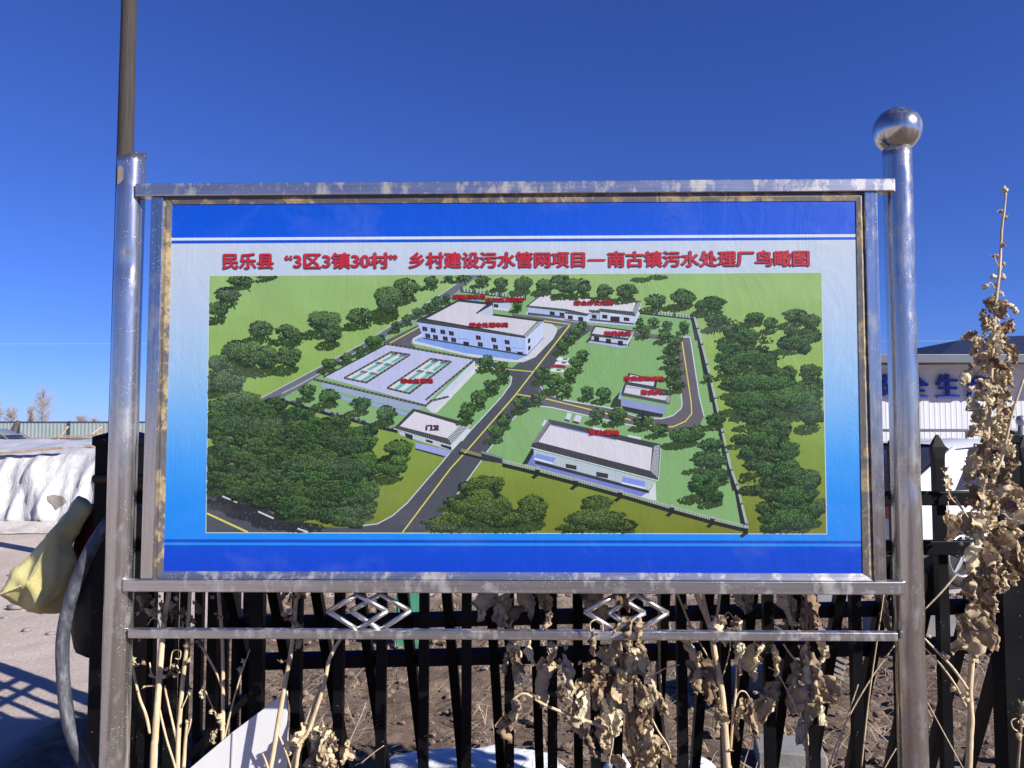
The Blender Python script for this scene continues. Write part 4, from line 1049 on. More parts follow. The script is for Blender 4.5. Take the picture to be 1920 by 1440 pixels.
for p, q in zip(loop, loop[1:] + loop[:1]):
    bk = B1 if keys[p] in 'abcl' and keys[q] in 'abcl' else B2
    fs.append((q, p, bk))
fs.append((keys.index('c'), B1, B2)); fs.append((B1, keys.index('l'), B2))
mb = MB().add(vs, fs); me = mb.mesh('yellow_bag'); bm = bmesh.new(); bm.from_mesh(me)
bmesh.ops.recalc_face_normals(bm, faces=bm.faces)
bmesh.ops.subdivide_edges(bm, edges=bm.edges, cuts=5, use_grid_fill=True, smooth=.06)
for v in bm.verts: v.co += v.normal * (.010 * (1 - 2 * abs(noise.noise(v.co * 11))) + .005 * noise.noise(v.co * 34))
bm.to_mesh(me); bm.free(); me.materials.append(M['yellow']); me.polygons.foreach_set('use_smooth', [True] * len(me.polygons))
bag = put(me, 'woven_bag'); tag(bag, 'pale yellow woven bag with stitched folded corners hanging from the gate post', 'bag')
for (s_, t_) in ((('m', 0), ('n', 0)), (('n', 0), ('i', 0)), (('n', 0), ('o', 0)), (('a', 0), ('m', 0))):
    p, q = bagpt(*bv[s_[0]]), bagpt(*bv[t_[0]]); mb = MB(); n = int((q - p).length / .0055)
    hit_off = Vector((0, -.009, 0))
    for i in range(n):
        c = p.lerp(q, (i + .5) / n) + hit_off + Vector((0, 0, 0)); d = (q - p).normalized(); sd = d.cross(Vector((0, 1, 0))).normalized()
        mb.beam(c - sd * .0026, c + sd * .0026, .0018, .0014, up=(0, 1, 0))
    mb.build('stitching', M['thread'], bag)
def blob(name, pix, d0, thick, mat, label, cat, seed, hollow=None):
    """a soft hanging thing: pixel outline at distance d0, puffed out in depth"""
    o = [W(x, y, d0) for x, y in pix]; n = len(o); c = sum(o, Vector()) / n; mb = MB(); rings = 6
    for s_ in (-1, 1):
        base = len(mb.v)
        for r_ in range(rings):
            t = r_ / rings
            for p in o:
                q = p.lerp(c, t); dep = thick * math.sqrt(1 - (1 - t) ** 2) * s_
                q = q + Vector((0, dep, 0)) + noise.noise_vector(q * 13 + Vector((seed, 0, s_))) * .012 * min(1, t * 3)
                mb.v.append(tuple(q))
        mb.v.append(tuple(c + Vector((0, thick * s_, 0)))); ci = len(mb.v) - 1
        for r_ in range(rings - 1):
            for k in range(n):
                k2 = (k + 1) % n; mb.f.append((base + r_ * n + k, base + r_ * n + k2, base + r_ * n + n + k2, base + r_ * n + n + k))
        for k in range(n): mb.f.append((base + (rings - 1) * n + k, base + (rings - 1) * n + (k + 1) % n, ci))
    me = mb.mesh(name); bm = bmesh.new(); bm.from_mesh(me); bmesh.ops.remove_doubles(bm, verts=bm.verts, dist=1e-5); bmesh.ops.recalc_face_normals(bm, faces=bm.faces); bm.to_mesh(me); bm.free()
    me.materials.append(mat); me.polygons.foreach_set('use_smooth', [True] * len(me.polygons))
    return tag(put(me, name), label, cat)
blob('red_bag', [(172, 945), (190, 940), (204, 960), (206, 1000), (200, 1050), (180, 1075), (150, 1085), (136, 1060), (140, 1020), (155, 985)], 2.60, .05, M['red'], 'dark red cloth bag squeezed between the yellow bag and the gate post', 'bag', 3)
blob('plastic_sack', [(150, 1040), (180, 1020), (205, 1030), (210, 1120), (206, 1200), (190, 1228), (165, 1234), (142, 1224), (132, 1180), (134, 1110)], 2.56, .05, M['sack'], 'limp black plastic sack hanging behind the grey hose', 'sack', 5)

# white board leaning in front of the fence
WB = 2.43
q = [PL(537, 1297, WB), PL(541, 1700, WB), PL(60, 1700, WB), PL(357, 1440, WB), PL(436, 1373, WB), PL(483, 1338, WB)]
q2 = [p + Vector((.0, .016, 0)) for p in q]; n = len(q)
mb = MB().add(q + q2, [tuple(range(n)), tuple(range(2 * n - 1, n - 1, -1))] + [(i, n + i, n + (i + 1) % n, (i + 1) % n) for i in range(n)])
wb = mb.build('white_board', M['white_board'], None); tag(wb, 'bright white board with a slanting top edge propped against the fence foot', 'board')
a, b = PL(437, 1374, WB - .003), PL(431, 1500, WB - .003); MB().beam(a, b, .002, .004, up=(1, 0, 0)).build('joint', M['edge_grey'], wb)

# ------------------------------------------------------------------ dried hollyhocks
LEAFM = []
for k in range(16):
    lr = random.Random(100 + k); mb = MB(); nu, nv = 13, 17
    curl = lr.uniform(.9, 2.4) * lr.choice((-1, 1)); bend = lr.uniform(-.5, .5); sd = k * 5.7; wid = lr.uniform(.26, .46); fold = lr.uniform(.3, .8)
    def lf(u, v):
        s_ = u * 2 - 1
        edge = 1 + .45 * noise.noise(Vector((s_ * 2.2, v * 5, sd))) + .25 * noise.noise(Vector((s_ * 4, v * 13, sd)))
        wv = wid * (math.sin(math.pi * min(1, .08 + v * .92) ** .75) ** .7 + .03) * edge
        ang = s_ * curl * (.5 + v) + .5 * noise.noise(Vector((s_ * 1.5, v * 3, sd + 9)))
        x = math.sin(ang) / max(.3, abs(curl)) * wv * 1.3 if abs(curl) > .3 else s_ * wv
        y = (1 - math.cos(ang)) * wv * .6 + fold * .14 * math.cos(s_ * 5 + v * 2) * v
        nn = noise.noise_vector(Vector((s_ * 2.2, v * 4.5, sd + 20))) * .15 + noise.noise_vector(Vector((s_ * 6, v * 11, sd + 40))) * .07
        z = -v * (.95 + .12 * noise.noise(Vector((s_ * 3, sd, 1)))) + .05 * abs(s_)
        return (x + nn.x + bend * v * v * .4, y + nn.y * 1.3 + math.sin(v * 2.4) * bend * .4, z + nn.z)
    mb.grid(lf, nu, nv); me = mb.mesh('dry_leaf', True); me.materials.append(M['leaf']); LEAFM.append(me)
PODM = []
for k in range(5):
    lr = random.Random(300 + k); mb = MB()
    mb.lathe([(.02, -.5), (.3, -.42), (.42, -.1), (.34, .14), (.1, .24), (.01, .26)], (0, 0, 0), 7)
    for j in range(5):
        t = 2 * math.pi * j / 5 + lr.uniform(-.3, .3); d = Vector((math.cos(t), math.sin(t), 0)); s_ = d.cross(Vector((0, 0, 1)))
        tip = d * lr.uniform(.55, .95) + Vector((0, 0, lr.uniform(-.1, .55))); base = d * .25 + Vector((0, 0, -.35)); mid = d * .55 + Vector((0, 0, -.1))
        mb.add([base + s_ * .12, base - s_ * .12, mid - s_ * .24, tip, mid + s_ * .24], [(0, 1, 2, 3, 4)])
    lumpy(mb, .10, 3, k); me = mb.mesh('seed_pod', True); me.materials.append(M['leaf']); PODM.append(me)

def spline(pts, n=5):
    if len(pts) < 3: return [pts[0].lerp(pts[-1], i / n) for i in range(n + 1)]
    o = []
    for i in range(len(pts) - 1):
        p0, p1, p2, p3 = pts[max(i - 1, 0)], pts[i], pts[i + 1], pts[min(i + 2, len(pts) - 1)]
        for k in range(n):
            t = k / n; o.append(.5 * ((2 * p1) + (-p0 + p2) * t + (2 * p0 - 5 * p1 + 4 * p2 - p3) * t * t + (-p0 + 3 * p1 - 3 * p2 + p3) * t ** 3))
    return o + [pts[-1]]
class Plant:
    def __init__(s, label, bx, Y):
        s.Y = Y; b = W(bx, 1440, Y); s.root = thing('dried_hollyhock', label, 'plant', (b.x, Y, 0), 'dried hollyhocks along the fence'); s.lr = random.Random(int(bx))
    def stem(s, pts, w0, w1, Y=None, ground=False, mat='stem', name='stem'):
        Y = Y or s.Y; P_ = [W(x, y, Y + (0 if len(p) < 1 else 0)) if True else None for p in pts for (x, y) in [p[:2]]]
        if ground:
            d = (P_[0] - P_[1]).normalized(); g = P_[0] + d * 0; P_ = [Vector((P_[0].x + (P_[0].x - P_[1].x) * .4, Y, -.02))] + P_
        for i, p in enumerate(P_): p.y += .012 * noise.noise(Vector((p.z * 3, pts[0][0], 0)))
        q = spline(P_, 6); n = len(q)
        r = [((w0 + (w1 - w0) * i / (n - 1)) / 2 / F * Y) * (1 + .10 * noise.noise(Vector((i * .9, pts[0][0], 0)))) for i in range(n)]
        o = MB().tube(q, r, 9).build(name, M[mat], s.root, True); return o
    def branch(s, pts, w0, w1, Y=None, mat='stem'): return s.stem(pts, w0, w1, Y, False, mat, 'branch')
    def leaf(s, x, y, size, dY=0.0, tilt=.45, long=1.0):
        Y = s.Y + dY; top = W(x, y - size * .5 * long, Y); lr = s.lr
        o = bpy.data.objects.new('leaf', lr.choice(LEAFM)); COL.objects.link(o); o.parent = s.root; o.location = top - s.root.location
        k = size / F * Y; o.scale = (k * lr.uniform(.8, 1.25), k * lr.uniform(.7, 1.1), k * long)
        o.rotation_euler = (lr.gauss(0, tilt * .6), lr.gauss(0, tilt), lr.uniform(0, 6.28)); return o
    def pod(s, x, y, size, dY=0.0):
        Y = s.Y + dY; lr = s.lr; o = bpy.data.objects.new('seed_pod', lr.choice(PODM)); COL.objects.link(o); o.parent = s.root
        o.location = W(x, y, Y) - s.root.location; k = size / F * Y * .62; o.scale = (k, k, k * lr.uniform(.7, 1.1))
        o.rotation_euler = (lr.uniform(-1.3, 1.3), lr.uniform(-1.3, 1.3), lr.uniform(0, 6.28)); return o
    def pods(s, lst, size=13, dY=0.0):
        for (x, y) in lst: s.pod(x, y, size * s.lr.uniform(.8, 1.25), dY + s.lr.uniform(-.02, .02))
def scatter(pl, n, fn, s0, s1, dY0, dY1, **kw):
    for _ in range(n):
        x, y = fn(pl.lr); pl.leaf(x, y, pl.lr.uniform(s0, s1), pl.lr.uniform(dY0, dY1), **kw)

# stalks at the left
p = Plant('thick pale bare hollyhock stalk rising beside the left post', 288, 2.36)
p.stem([(288, 1440), (291, 1383), (295.5, 1312), (302.6, 1218), (308.5, 1159), (315.6, 1123), (319, 1090)], 14, 8, ground=True)
p.branch([(281, 1375), (273, 1340), (261, 1308), (251, 1262), (249, 1244)], 6, 4); p.branch([(298, 1331), (312, 1385), (327, 1431), (333, 1460)], 4, 4)
p.branch([(290, 1287), (280, 1287), (270, 1288)], 3, 3); p.branch([(300, 1250), (292, 1270), (284, 1262), (281, 1242)], 3, 2.5); p.branch([(300, 1180), (294, 1160), (284, 1161), (277, 1172)], 2.5, 2)
p.pods([(249, 1238), (256, 1246), (270, 1242), (283, 1266), (269, 1288), (312, 1254), (318, 1262), (324, 1250), (328, 1266), (334, 1256), (308, 1268), (297, 1148), (328, 1146), (286, 1128), (300, 1118), (330, 1122), (258, 1150), (262, 1200)], 12, -.01)
scatter(p, 12, lambda l: (l.uniform(262, 335), l.uniform(1108, 1160)), 18, 34, -.02, .06)
p = Plant('slim pale forked hollyhock stalk second from the left post', 334, 2.38)
p.stem([(334, 1440), (337, 1336), (344, 1251), (351, 1201), (357, 1120), (359, 1090)], 9, 6, ground=True)
p.branch([(332, 1393), (322, 1345), (313, 1300), (311, 1284)], 4.5, 3.5); p.branch([(344, 1440), (348, 1385), (351, 1355)], 7, 5); p.branch([(349, 1382), (356, 1362), (359, 1347)], 3.5, 2.5); p.branch([(343, 1325), (350, 1310), (353, 1303)], 2.5, 2); p.branch([(337, 1262), (333, 1250), (331, 1247)], 3, 2.5); p.branch([(318, 1255), (322, 1225), (330, 1219), (338, 1222), (336, 1236), (328, 1235)], 2, 1.8)
p.pods([(352, 1200), (357, 1208), (348, 1212), (354, 1238), (351, 1353), (355, 1300), (350, 1150), (340, 1155), (365, 1130), (362, 1165)], 13, -.01)
scatter(p, 8, lambda l: (l.uniform(338, 372), l.uniform(1110, 1215)), 14, 26, -.01, .05)
p = Plant('tan hollyhock stalk with side twigs rising behind the white board', 418, 2.46)
p.stem([(419, 1440), (418, 1386), (418, 1312), (417, 1206), (410, 1112), (408, 1085)], 8, 6, ground=True)
p.branch([(415, 1290), (404, 1262), (388, 1232), (372, 1206)], 4, 4); p.branch([(421, 1385), (432, 1335), (448, 1275), (460, 1240), (468, 1218)], 3.5, 2); p.branch([(418, 1372), (408, 1345), (396, 1320), (385, 1295)], 2.5, 2)
p.pods([(370, 1202), (379, 1200), (376, 1210), (381, 1290), (396, 1334), (452, 1252), (456, 1240), (405, 1150), (398, 1120), (414, 1158)], 12, -.01)
p.leaf(403, 1355, 30, -.01); p.leaf(408, 1380, 24, -.01); p.leaf(381, 1300, 22, .02); p.leaf(446, 1262, 16)
p = Plant('straight pale hollyhock stalk crossing in front of the white board', 507, 2.37)
p.stem([(502, 1460), (507, 1440), (533, 1289), (547, 1213), (555, 1125), (558, 1095)], 11, 7, ground=True)
p.branch([(523, 1378), (534, 1405), (545, 1440)], 4, 3); p.branch([(503, 1440), (498, 1425), (492, 1412)], 5, 3); p.branch([(538, 1238), (530, 1241), (527, 1238)], 2.5, 2)
p.pods([(533, 1152), (540, 1146), (545, 1160), (550, 1168), (558, 1172), (565, 1174), (552, 1143), (538, 1160), (528, 1239), (551, 1118)], 15, -.02)
scatter(p, 5, lambda l: (l.uniform(538, 575), l.uniform(1108, 1130)), 16, 26, 0, .06); p.leaf(558, 1208, 22, .03)
p = Plant('pair of bent straw-coloured stalks crossing with a curled leaf tuft at their foot', 556, 2.38)
p.stem([(556, 1440), (580, 1368), (607, 1284), (617, 1238), (632, 1208), (645, 1190)], 9, 6, ground=True); p.branch([(547, 1440), (575, 1352), (603, 1284)], 8, 6, 2.39)
p.branch([(640, 1425), (660, 1380), (678, 1340), (686, 1318)], 2, 1.4); p.branch([(676, 1432), (700, 1412), (720, 1398)], 2, 1.4)
scatter(p, 26, lambda l: (l.gauss(607, 15), l.uniform(1375, 1470)), 22, 46, -.03, .03); p.pods([(600, 1366), (607, 1362), (615, 1370), (622, 1378), (596, 1376), (628, 1384), (618, 1362), (588, 1392)], 14, -.02)

# the big leafy clump in the middle
def K4(x, y): return (960 + x / 3.79, 1060 + y / 3.79)
p = Plant('dense clump of crumpled brown leaves hanging over the low rail of the board', 1178, 2.30)
p.stem([(1200, 1500), (1192, 1440), (1178, 1360), (1168, 1280), (1163, 1200), (1160, 1150), (1158, 1112)], 9, 6, 2.32, ground=True, mat='stem_dark')
p.stem([(1255, 1440), (1246, 1380), (1240, 1320), (1236, 1240), (1236, 1140), (1232, 1085)], 6, 5, 2.44, ground=True, mat='stem_dark')
p.branch([K4(0, 960), K4(90, 910), K4(230, 990), K4(440, 1075), K4(600, 1130), K4(690, 1165)], 4, 7, 2.28); p.branch([K4(715, 1170), K4(712, 1270), K4(685, 1400)], 4, 3, 2.28); p.branch([K4(980, 1060), K4(1040, 1180), K4(1110, 1290), K4(1130, 1420)], 3.5, 3, 2.30); p.branch([K4(940, 800), K4(1000, 780), K4(1090, 730), K4(1190, 705)], 2.5, 1.8, 2.30)
p.branch([K4(560, 470), K4(555, 410), K4(600, 385), K4(640, 410), K4(645, 470)], 3, 3, 2.15); p.branch([K4(930, 560), K4(960, 640), K4(990, 760)], 2.5, 2, 2.3)
FRONT_L = [(265, 395, 120), (600, 560, 150), (680, 650, 130), (845, 470, 170), (890, 545, 150), (880, 460, 120), (790, 270, 120), (770, 230, 90), (850, 560, 110)]
for (x, y, s_) in FRONT_L: p.leaf(*K4(x, y), s_ / 3.4, -.125 if y < 620 else -.10, .3)
BACK_L = [(280, 620, 150), (130, 620, 130), (60, 560, 120), (870, 700, 160), (740, 830, 180), (640, 930, 190), (760, 900, 150), (830, 780, 140), (920, 1000, 180), (1010, 920, 160), (950, 1080, 150), (860, 1130, 190), (620, 1190, 180), (660, 1270, 150), (900, 1290, 170), (980, 1230, 160), (1000, 1340, 180), (500, 1130, 200), (470, 930, 170), (340, 800, 190), (250, 850, 200), (60, 1100, 170), (30, 700, 120), (370, 940, 140), (1230, 600, 130), (560, 790, 140), (690, 740, 160), (800, 1040, 160), (740, 1120, 170), (870, 900, 150), (820, 1220, 170), (960, 1150, 150), (1040, 1000, 130), (520, 1000, 150), (440, 1080, 150), (560, 1260, 150), (930, 1420, 190), (830, 1380, 150), (1060, 1400, 150), (690, 1420, 110), (240, 250, 160), (180, 240, 120), (40, 260, 190), (-20, 330, 170), (100, 390, 160), (560, 300, 150), (620, 250, 170), (520, 240, 140), (760, 620, 140), (720, 980, 150), (840, 660, 150), (800, 740, 150), (690, 860, 150), (610, 830, 130), (900, 940, 150)]
for (x, y, s_) in BACK_L: p.leaf(*K4(x, y), s_ / 3.5, p.lr.uniform(-.05, .06), .35, p.lr.uniform(.9, 1.5))
p.pods([K4(x, y) for x, y in ((400, 1085), (190, 940), (160, 935), (480, 690), (500, 860), (540, 850), (480, 830), (450, 910), (720, 1160), (760, 1170), (740, 1190), (960, 1330), (1010, 1380), (1040, 1360), (860, 1000), (780, 380), (350, 560), (380, 580), (1230, 290), (180, 210), (920, 1380), (980, 1420))], 15, -.03)
p.leaf(1004 - 55, 1250, 40, 0); p.leaf(962, 1240, 60, .06, .3, 1.4); p.leaf(925, 1130, 60, .1, .3, 1.2); p.leaf(946, 1150, 50, .08, .3, 1.2); p.leaf(950, 1370, 46, -.02, .25, 1.1)
p = Plant('stout tan hollyhock stalk with drooping leaves right of the leafy clump', 1364, 2.33)
p.stem([(1366, 1470), (1364, 1440), (1356, 1337), (1350, 1284), (1340, 1229), (1331, 1173), (1308, 1118), (1300, 1085)], 16, 9, ground=True)
p.branch([(1331, 1173), (1322, 1135), (1316, 1105)], 7, 6); p.branch([(1343, 1166), (1347, 1135), (1351, 1105)], 5, 5); p.branch([(1370, 1405), (1374, 1350), (1380, 1290), (1381, 1245)], 5, 3.5); p.branch([(1297, 1180), (1281, 1140), (1268, 1108)], 4, 4); p.branch([(1352, 1280), (1362, 1250), (1370, 1210), (1362, 1180)], 3, 2); p.branch([(1335, 1245), (1322, 1222), (1312, 1205)], 3, 2.5); p.branch([(1380, 1165), (1365, 1148), (1355, 1165)], 2.5, 2); p.branch([(1374, 1330), (1385, 1300), (1398, 1298), (1408, 1315)], 3, 2.5)
for (x, y, s_, dy_) in ((1330, 800, 260, .0), (1300, 780, 180, .02), (1360, 850, 170, -.01), (1500, 470, 170, -.15), (1480, 430, 110, -.15), (1530, 540, 130, -.14), (1610, 500, 150, -.15), (1590, 420, 90, -.15), (1640, 670, 170, -.01), (1620, 600, 110, 0), (1760, 680, 200, .0), (1730, 630, 130, .02), (1670, 1090, 190, .0), (1700, 1140, 140, .0), (1640, 1030, 130, .01), (1470, 1100, 140, -.02), (1460, 1000, 90, -.02), (1590, 1150, 120, .03), (1600, 240, 160, .08), (1690, 240, 150, .08), (1330, 690, 100, 0), (1790, 560, 130, .05)):
    p.leaf(*K4(x, y), s_ / 3.5, dy_, .3, 1.15)
p.pods([K4(x, y) for x, y in ((1235, 290), (1550, 1310), (1610, 280), (1640, 300), (1720, 810), (1480, 390), (1730, 900))], 14, -.01)
def K5(x, y): return (1440 + x / 3.79, 1060 + y / 3.79)
p = Plant('thin hollyhock stalk wrapped in a hanging rope of shrivelled leaves', 1512, 2.36)
p.stem([(1515, 1470), (1514, 1440), (1511, 1353), (1512, 1250), (1513, 1150), (1510, 1085)], 7, 5, ground=True, mat='stem_dark')
for (x, y, s_) in ((270, 800, 230), (230, 850, 200), (330, 880, 220), (260, 720, 180), (310, 980, 200), (230, 960, 180), (350, 1040, 150), (280, 650, 150), (340, 600, 140), (240, 1190, 130), (260, 350, 200), (300, 300, 190), (270, 420, 160), (150, 260, 180), (120, 300, 150), (190, 400, 120), (20, 680, 150), (30, 960, 170), (10, 1040, 150), (820, 400, 130), (790, 270, 140), (230, 1240, 110)):
    p.leaf(*K5(x, y), s_ / 3.5, p.lr.uniform(-.02, .05), .22, 1.25)
p.branch([K5(110, 560), K5(150, 620), K5(200, 680)], 4, 3); p.branch([K5(0, 720), K5(60, 760), K5(140, 900), K5(230, 1080)], 2.5, 2.5, 2.36); p.branch([K5(905, 560), K5(740, 800), K5(560, 1120), K5(430, 1440)], 2.4, 2.8, 2.3, ); p.branch([K5(825, 200), K5(780, 480), K5(720, 960), K5(670, 1440)], 2, 3, 2.3); p.branch([K5(645, 850), K5(580, 1040), K5(470, 1400)], 2, 3, 2.31); p.branch([K5(910, 1300), K5(860, 1380), K5(820, 1450)], 2, 2, 2.33)
p.pods([K5(300, 1370), K5(200, 420), K5(170, 400), K5(240, 1130)], 13)

# the tall one at the right
p = Plant('tall dead hollyhock thick with brown leaves in front of the right fence post', 1816, 2.27)
p.stem([(1814, 1480), (1816, 1440), (1819, 1379), (1821, 1350), (1818, 1297), (1822, 1240), (1830, 1130), (1840, 1000), (1850, 860), (1856, 740), (1862, 640), (1868, 560), (1874, 505), (1877, 433), (1882, 395), (1885.5, 362)], 14, 3.2, ground=True)
p.branch([(1925, 690), (1900, 770), (1888, 830), (1878, 870), (1862, 892)], 4.5, 6, 2.22); p.branch([(1732, 1196), (1760, 1225), (1785, 1252), (1811, 1290)], 3.5, 5.5, 2.24); p.branch([(1730, 1211), (1760, 1242), (1790, 1282), (1812, 1325)], 3, 4.5, 2.25)
p.branch([(1733, 1142), (1765, 1108), (1790, 1078), (1806, 1060)], 2.5, 5, 2.22); p.branch([(1734, 1308), (1762, 1360), (1806, 1441)], 1.6, 2, 2.2); p.branch([(1790, 930), (1805, 955), (1818, 972)], 3, 3); p.branch([(1765, 878), (1778, 900), (1781, 930), (1800, 950), (1815, 970)], 2, 3, 2.24); p.branch([(1920, 1000), (1905, 990), (1896, 985)], 4, 4, 2.24); p.branch([(1778, 940), (1778, 965)], 2, 2, 2.24)
for (x, y) in ((1885, 357), (1879, 396), (1884, 407), (1881, 458), (1864, 479), (1871, 480), (1880, 495), (1862, 519), (1881, 520), (1848, 537), (1869, 535), (1879, 550), (1858, 566), (1866, 568), (1882, 569), (1842, 590), (1856, 594), (1877, 594), (1870, 600), (1845, 605), (1868, 612)): p.pod(x + p.lr.uniform(-1, 1), y, p.lr.uniform(13, 19), p.lr.uniform(-.01, .02))
p.branch([(1872, 500), (1866, 490), (1864, 482)], 2, 2); p.branch([(1868, 545), (1858, 530), (1850, 538)], 2, 2); p.branch([(1868, 520), (1876, 510), (1881, 497)], 2, 2); p.branch([(1864, 585), (1852, 575), (1844, 590)], 2, 2)
ENV = [(560, 1845, 1885), (610, 1838, 1893), (640, 1828, 1898), (700, 1820, 1902), (760, 1818, 1898), (810, 1812, 1890), (860, 1815, 1900), (920, 1808, 1905), (980, 1802, 1912), (1040, 1800, 1912), (1080, 1803, 1900), (1110, 1808, 1880)]
def env(l):
    y = l.uniform(565, 1110)
    for (y0, a0, b0), (y1, a1, b1) in zip(ENV[:-1], ENV[1:]):
        if y0 <= y <= y1:
            t = (y - y0) / (y1 - y0); a = a0 + (a1 - a0) * t; b = b0 + (b1 - b0) * t; break
    return (min(b, max(a, l.gauss((a + b) / 2, (b - a) * .30))), y)
scatter(p, 175, env, 20, 40, -.06, .08, tilt=.7)
for _ in range(70):
    x, y = env(p.lr); p.pod(x, y, p.lr.uniform(11, 18), p.lr.uniform(-.07, .04))
for (x, y, s_) in ((1885, 1035, 74), (1905, 1060, 60), (1870, 1060, 54), (1850, 1110, 60), (1828, 1105, 56), (1840, 1150, 62), (1870, 1130, 52), (1820, 1200, 80), (1808, 1195, 66), (1830, 1190, 72), (1835, 1160, 60), (1778, 907, 30), (1780, 990, 46), (1776, 975, 30), (1878, 920, 42), (1897, 900, 44), (1865, 1085, 50), (1905, 965, 46), (1830, 985, 50), (1842, 1040, 56), (1825, 1050, 56)): p.leaf(x, y, s_, p.lr.uniform(-.08, -.02), .3)
p.pods([(1771, 878), (1742, 1192), (1768, 1228), (1774, 1232), (1786, 1290), (1790, 1294), (1812, 1300), (1813, 1312), (1780, 930), (1822, 1128), (1848, 1148), (1905, 1020), (1910, 870), (1845, 930)], 15, -.03)
fl = p.pod(1900, 945, 26, -.07); fl.name = 'purple_flower'; fl.data = fl.data.copy(); fl.data.materials.clear(); fl.data.materials.append(M['flower'])
p = Plant('small dry twig with curled seed heads standing by the right fence post', 1910, 2.3)
p.stem([(1911, 1470), (1910, 1440), (1912, 1390), (1914, 1340), (1918, 1310)], 6, 4, ground=True, mat='stem_dark'); p.branch([(1912, 1372), (1900, 1366), (1896, 1352), (1906, 1346)], 3, 2)
p.pods([(1915, 1340), (1920, 1330), (1918, 1355), (1912, 1380), (1920, 1320)], 18, -.02)

# ------------------------------------------------------------------ on the ground behind the fence
def gz(x, y): return 0.0
mb = MB(); lr = random.Random(5)
base_s = [(0, 0, 1), (0, 0, -1)] + [(math.cos(2 * math.pi * k / 5), math.sin(2 * math.pi * k / 5), .45) for k in range(5)] + [(math.cos(2 * math.pi * (k + .5) / 5), math.sin(2 * math.pi * (k + .5) / 5), -.45) for k in range(5)]
fcs = [(0, 2 + k, 2 + (k + 1) % 5) for k in range(5)] + [(1, 7 + (k + 1) % 5, 7 + k) for k in range(5)] + [(2 + k, 7 + k, 2 + (k + 1) % 5) for k in range(5)] + [(2 + (k + 1) % 5, 7 + k, 7 + (k + 1) % 5) for k in range(5)]
for _ in range(5200):
    y = 2.9 + 4.6 * lr.random() ** .9; x = lr.uniform(-2.2, 4.6)
    r = .006 + .028 * lr.random() ** 4
    if abs(y - 7.15) < .3: r *= 1.8
    mb.add([(x + vx * r * lr.uniform(.7, 1.3), y + vy * r * lr.uniform(.7, 1.3), .004 + vz * r * lr.uniform(.5, .9) + r * .3) for vx, vy, vz in base_s], fcs)
tag(mb.build('soil_clods', M['clod'], None, recalc=False), 'loose brown soil clods strewn behind the fence', 'soil', kind='stuff')
mb = MB()
for _ in range(5200):
    y = 2.9 + 4.2 * lr.random(); x = lr.uniform(-2.0, 4.6)
    if noise.noise(Vector((x * 1.2, y * 1.2, 7))) < -.05 and lr.random() < .8: continue
    L_ = lr.uniform(.05, .24); a = lr.gauss(.5, .9); d = Vector((math.cos(a), math.sin(a), lr.uniform(-.05, .35))); q = Vector((x, y, .03)); s_ = Vector((-d.y, d.x, 0)) * lr.uniform(.0012, .0028); b_ = Vector((0, 0, lr.uniform(.0, .03)))
    mb.add([q - s_, q + s_, q + d * L_ * .5 + s_ + b_, q + d * L_ * .5 - s_ + b_, q + d * L_], [(0, 1, 2, 3), (3, 2, 4)])
tag(mb.build('dry_straw', M['straw'], None, recalc=False), 'pale dry straw lying on the brown soil', 'straw', kind='stuff')
def snow(pix, label, seed):
    o = [G(x, y) for x, y in pix]; c = sum(o, Vector()) / len(o); q = []
    for i in range(len(o)):
        a, b = o[i], o[(i + 1) % len(o)]
        for k in range(6):
            p_ = a.lerp(b, k / 6); q.append(p_ + (p_ - c) * .10 * noise.noise(p_ * 5 + Vector((seed, 0, 0))))
    n = len(q); mb = MB(); R_ = 5
    for r_ in range(R_):
        t = r_ / R_
        for p_ in q:
            s_ = p_.lerp(c, t); mb.v.append((s_.x, s_.y, -.03 + .10 * math.sqrt(1 - (1 - t) ** 2) + .02 * noise.noise(s_ * 6)))
    mb.v.append((c.x, c.y, .07))
    for r_ in range(R_ - 1):
        for k in range(n): k2 = (k + 1) % n; mb.f.append((r_ * n + k, r_ * n + k2, r_ * n + n + k2, r_ * n + n + k))
    for k in range(n): mb.f.append(((R_ - 1) * n + k, (R_ - 1) * n + (k + 1) % n, len(mb.v) - 1))
    tag(mb.build('snow_patch', M['snow'], None, True), label, 'snow', 'old snow behind the fence')
snow([(690, 1450), (700, 1424), (790, 1420), (860, 1418), (960, 1410), (1010, 1415), (1060, 1422), (1088, 1445), (1040, 1480), (800, 1490)], 'largest patch of white snow on the soil behind the fence', 1)
snow([(1125, 1450), (1150, 1430), (1175, 1432), (1190, 1450), (1160, 1470)], 'small snow lump beside the leafy clump', 2)
snow([(1270, 1450), (1290, 1436), (1330, 1434), (1350, 1450), (1310, 1475)], 'narrow snow patch at the foot of the stout tan stalk', 3)
snow([(975, 1136), (985, 1126), (1030, 1124), (1050, 1132), (1020, 1140)], 'flat snow strip far back at the edge of the yard', 4)
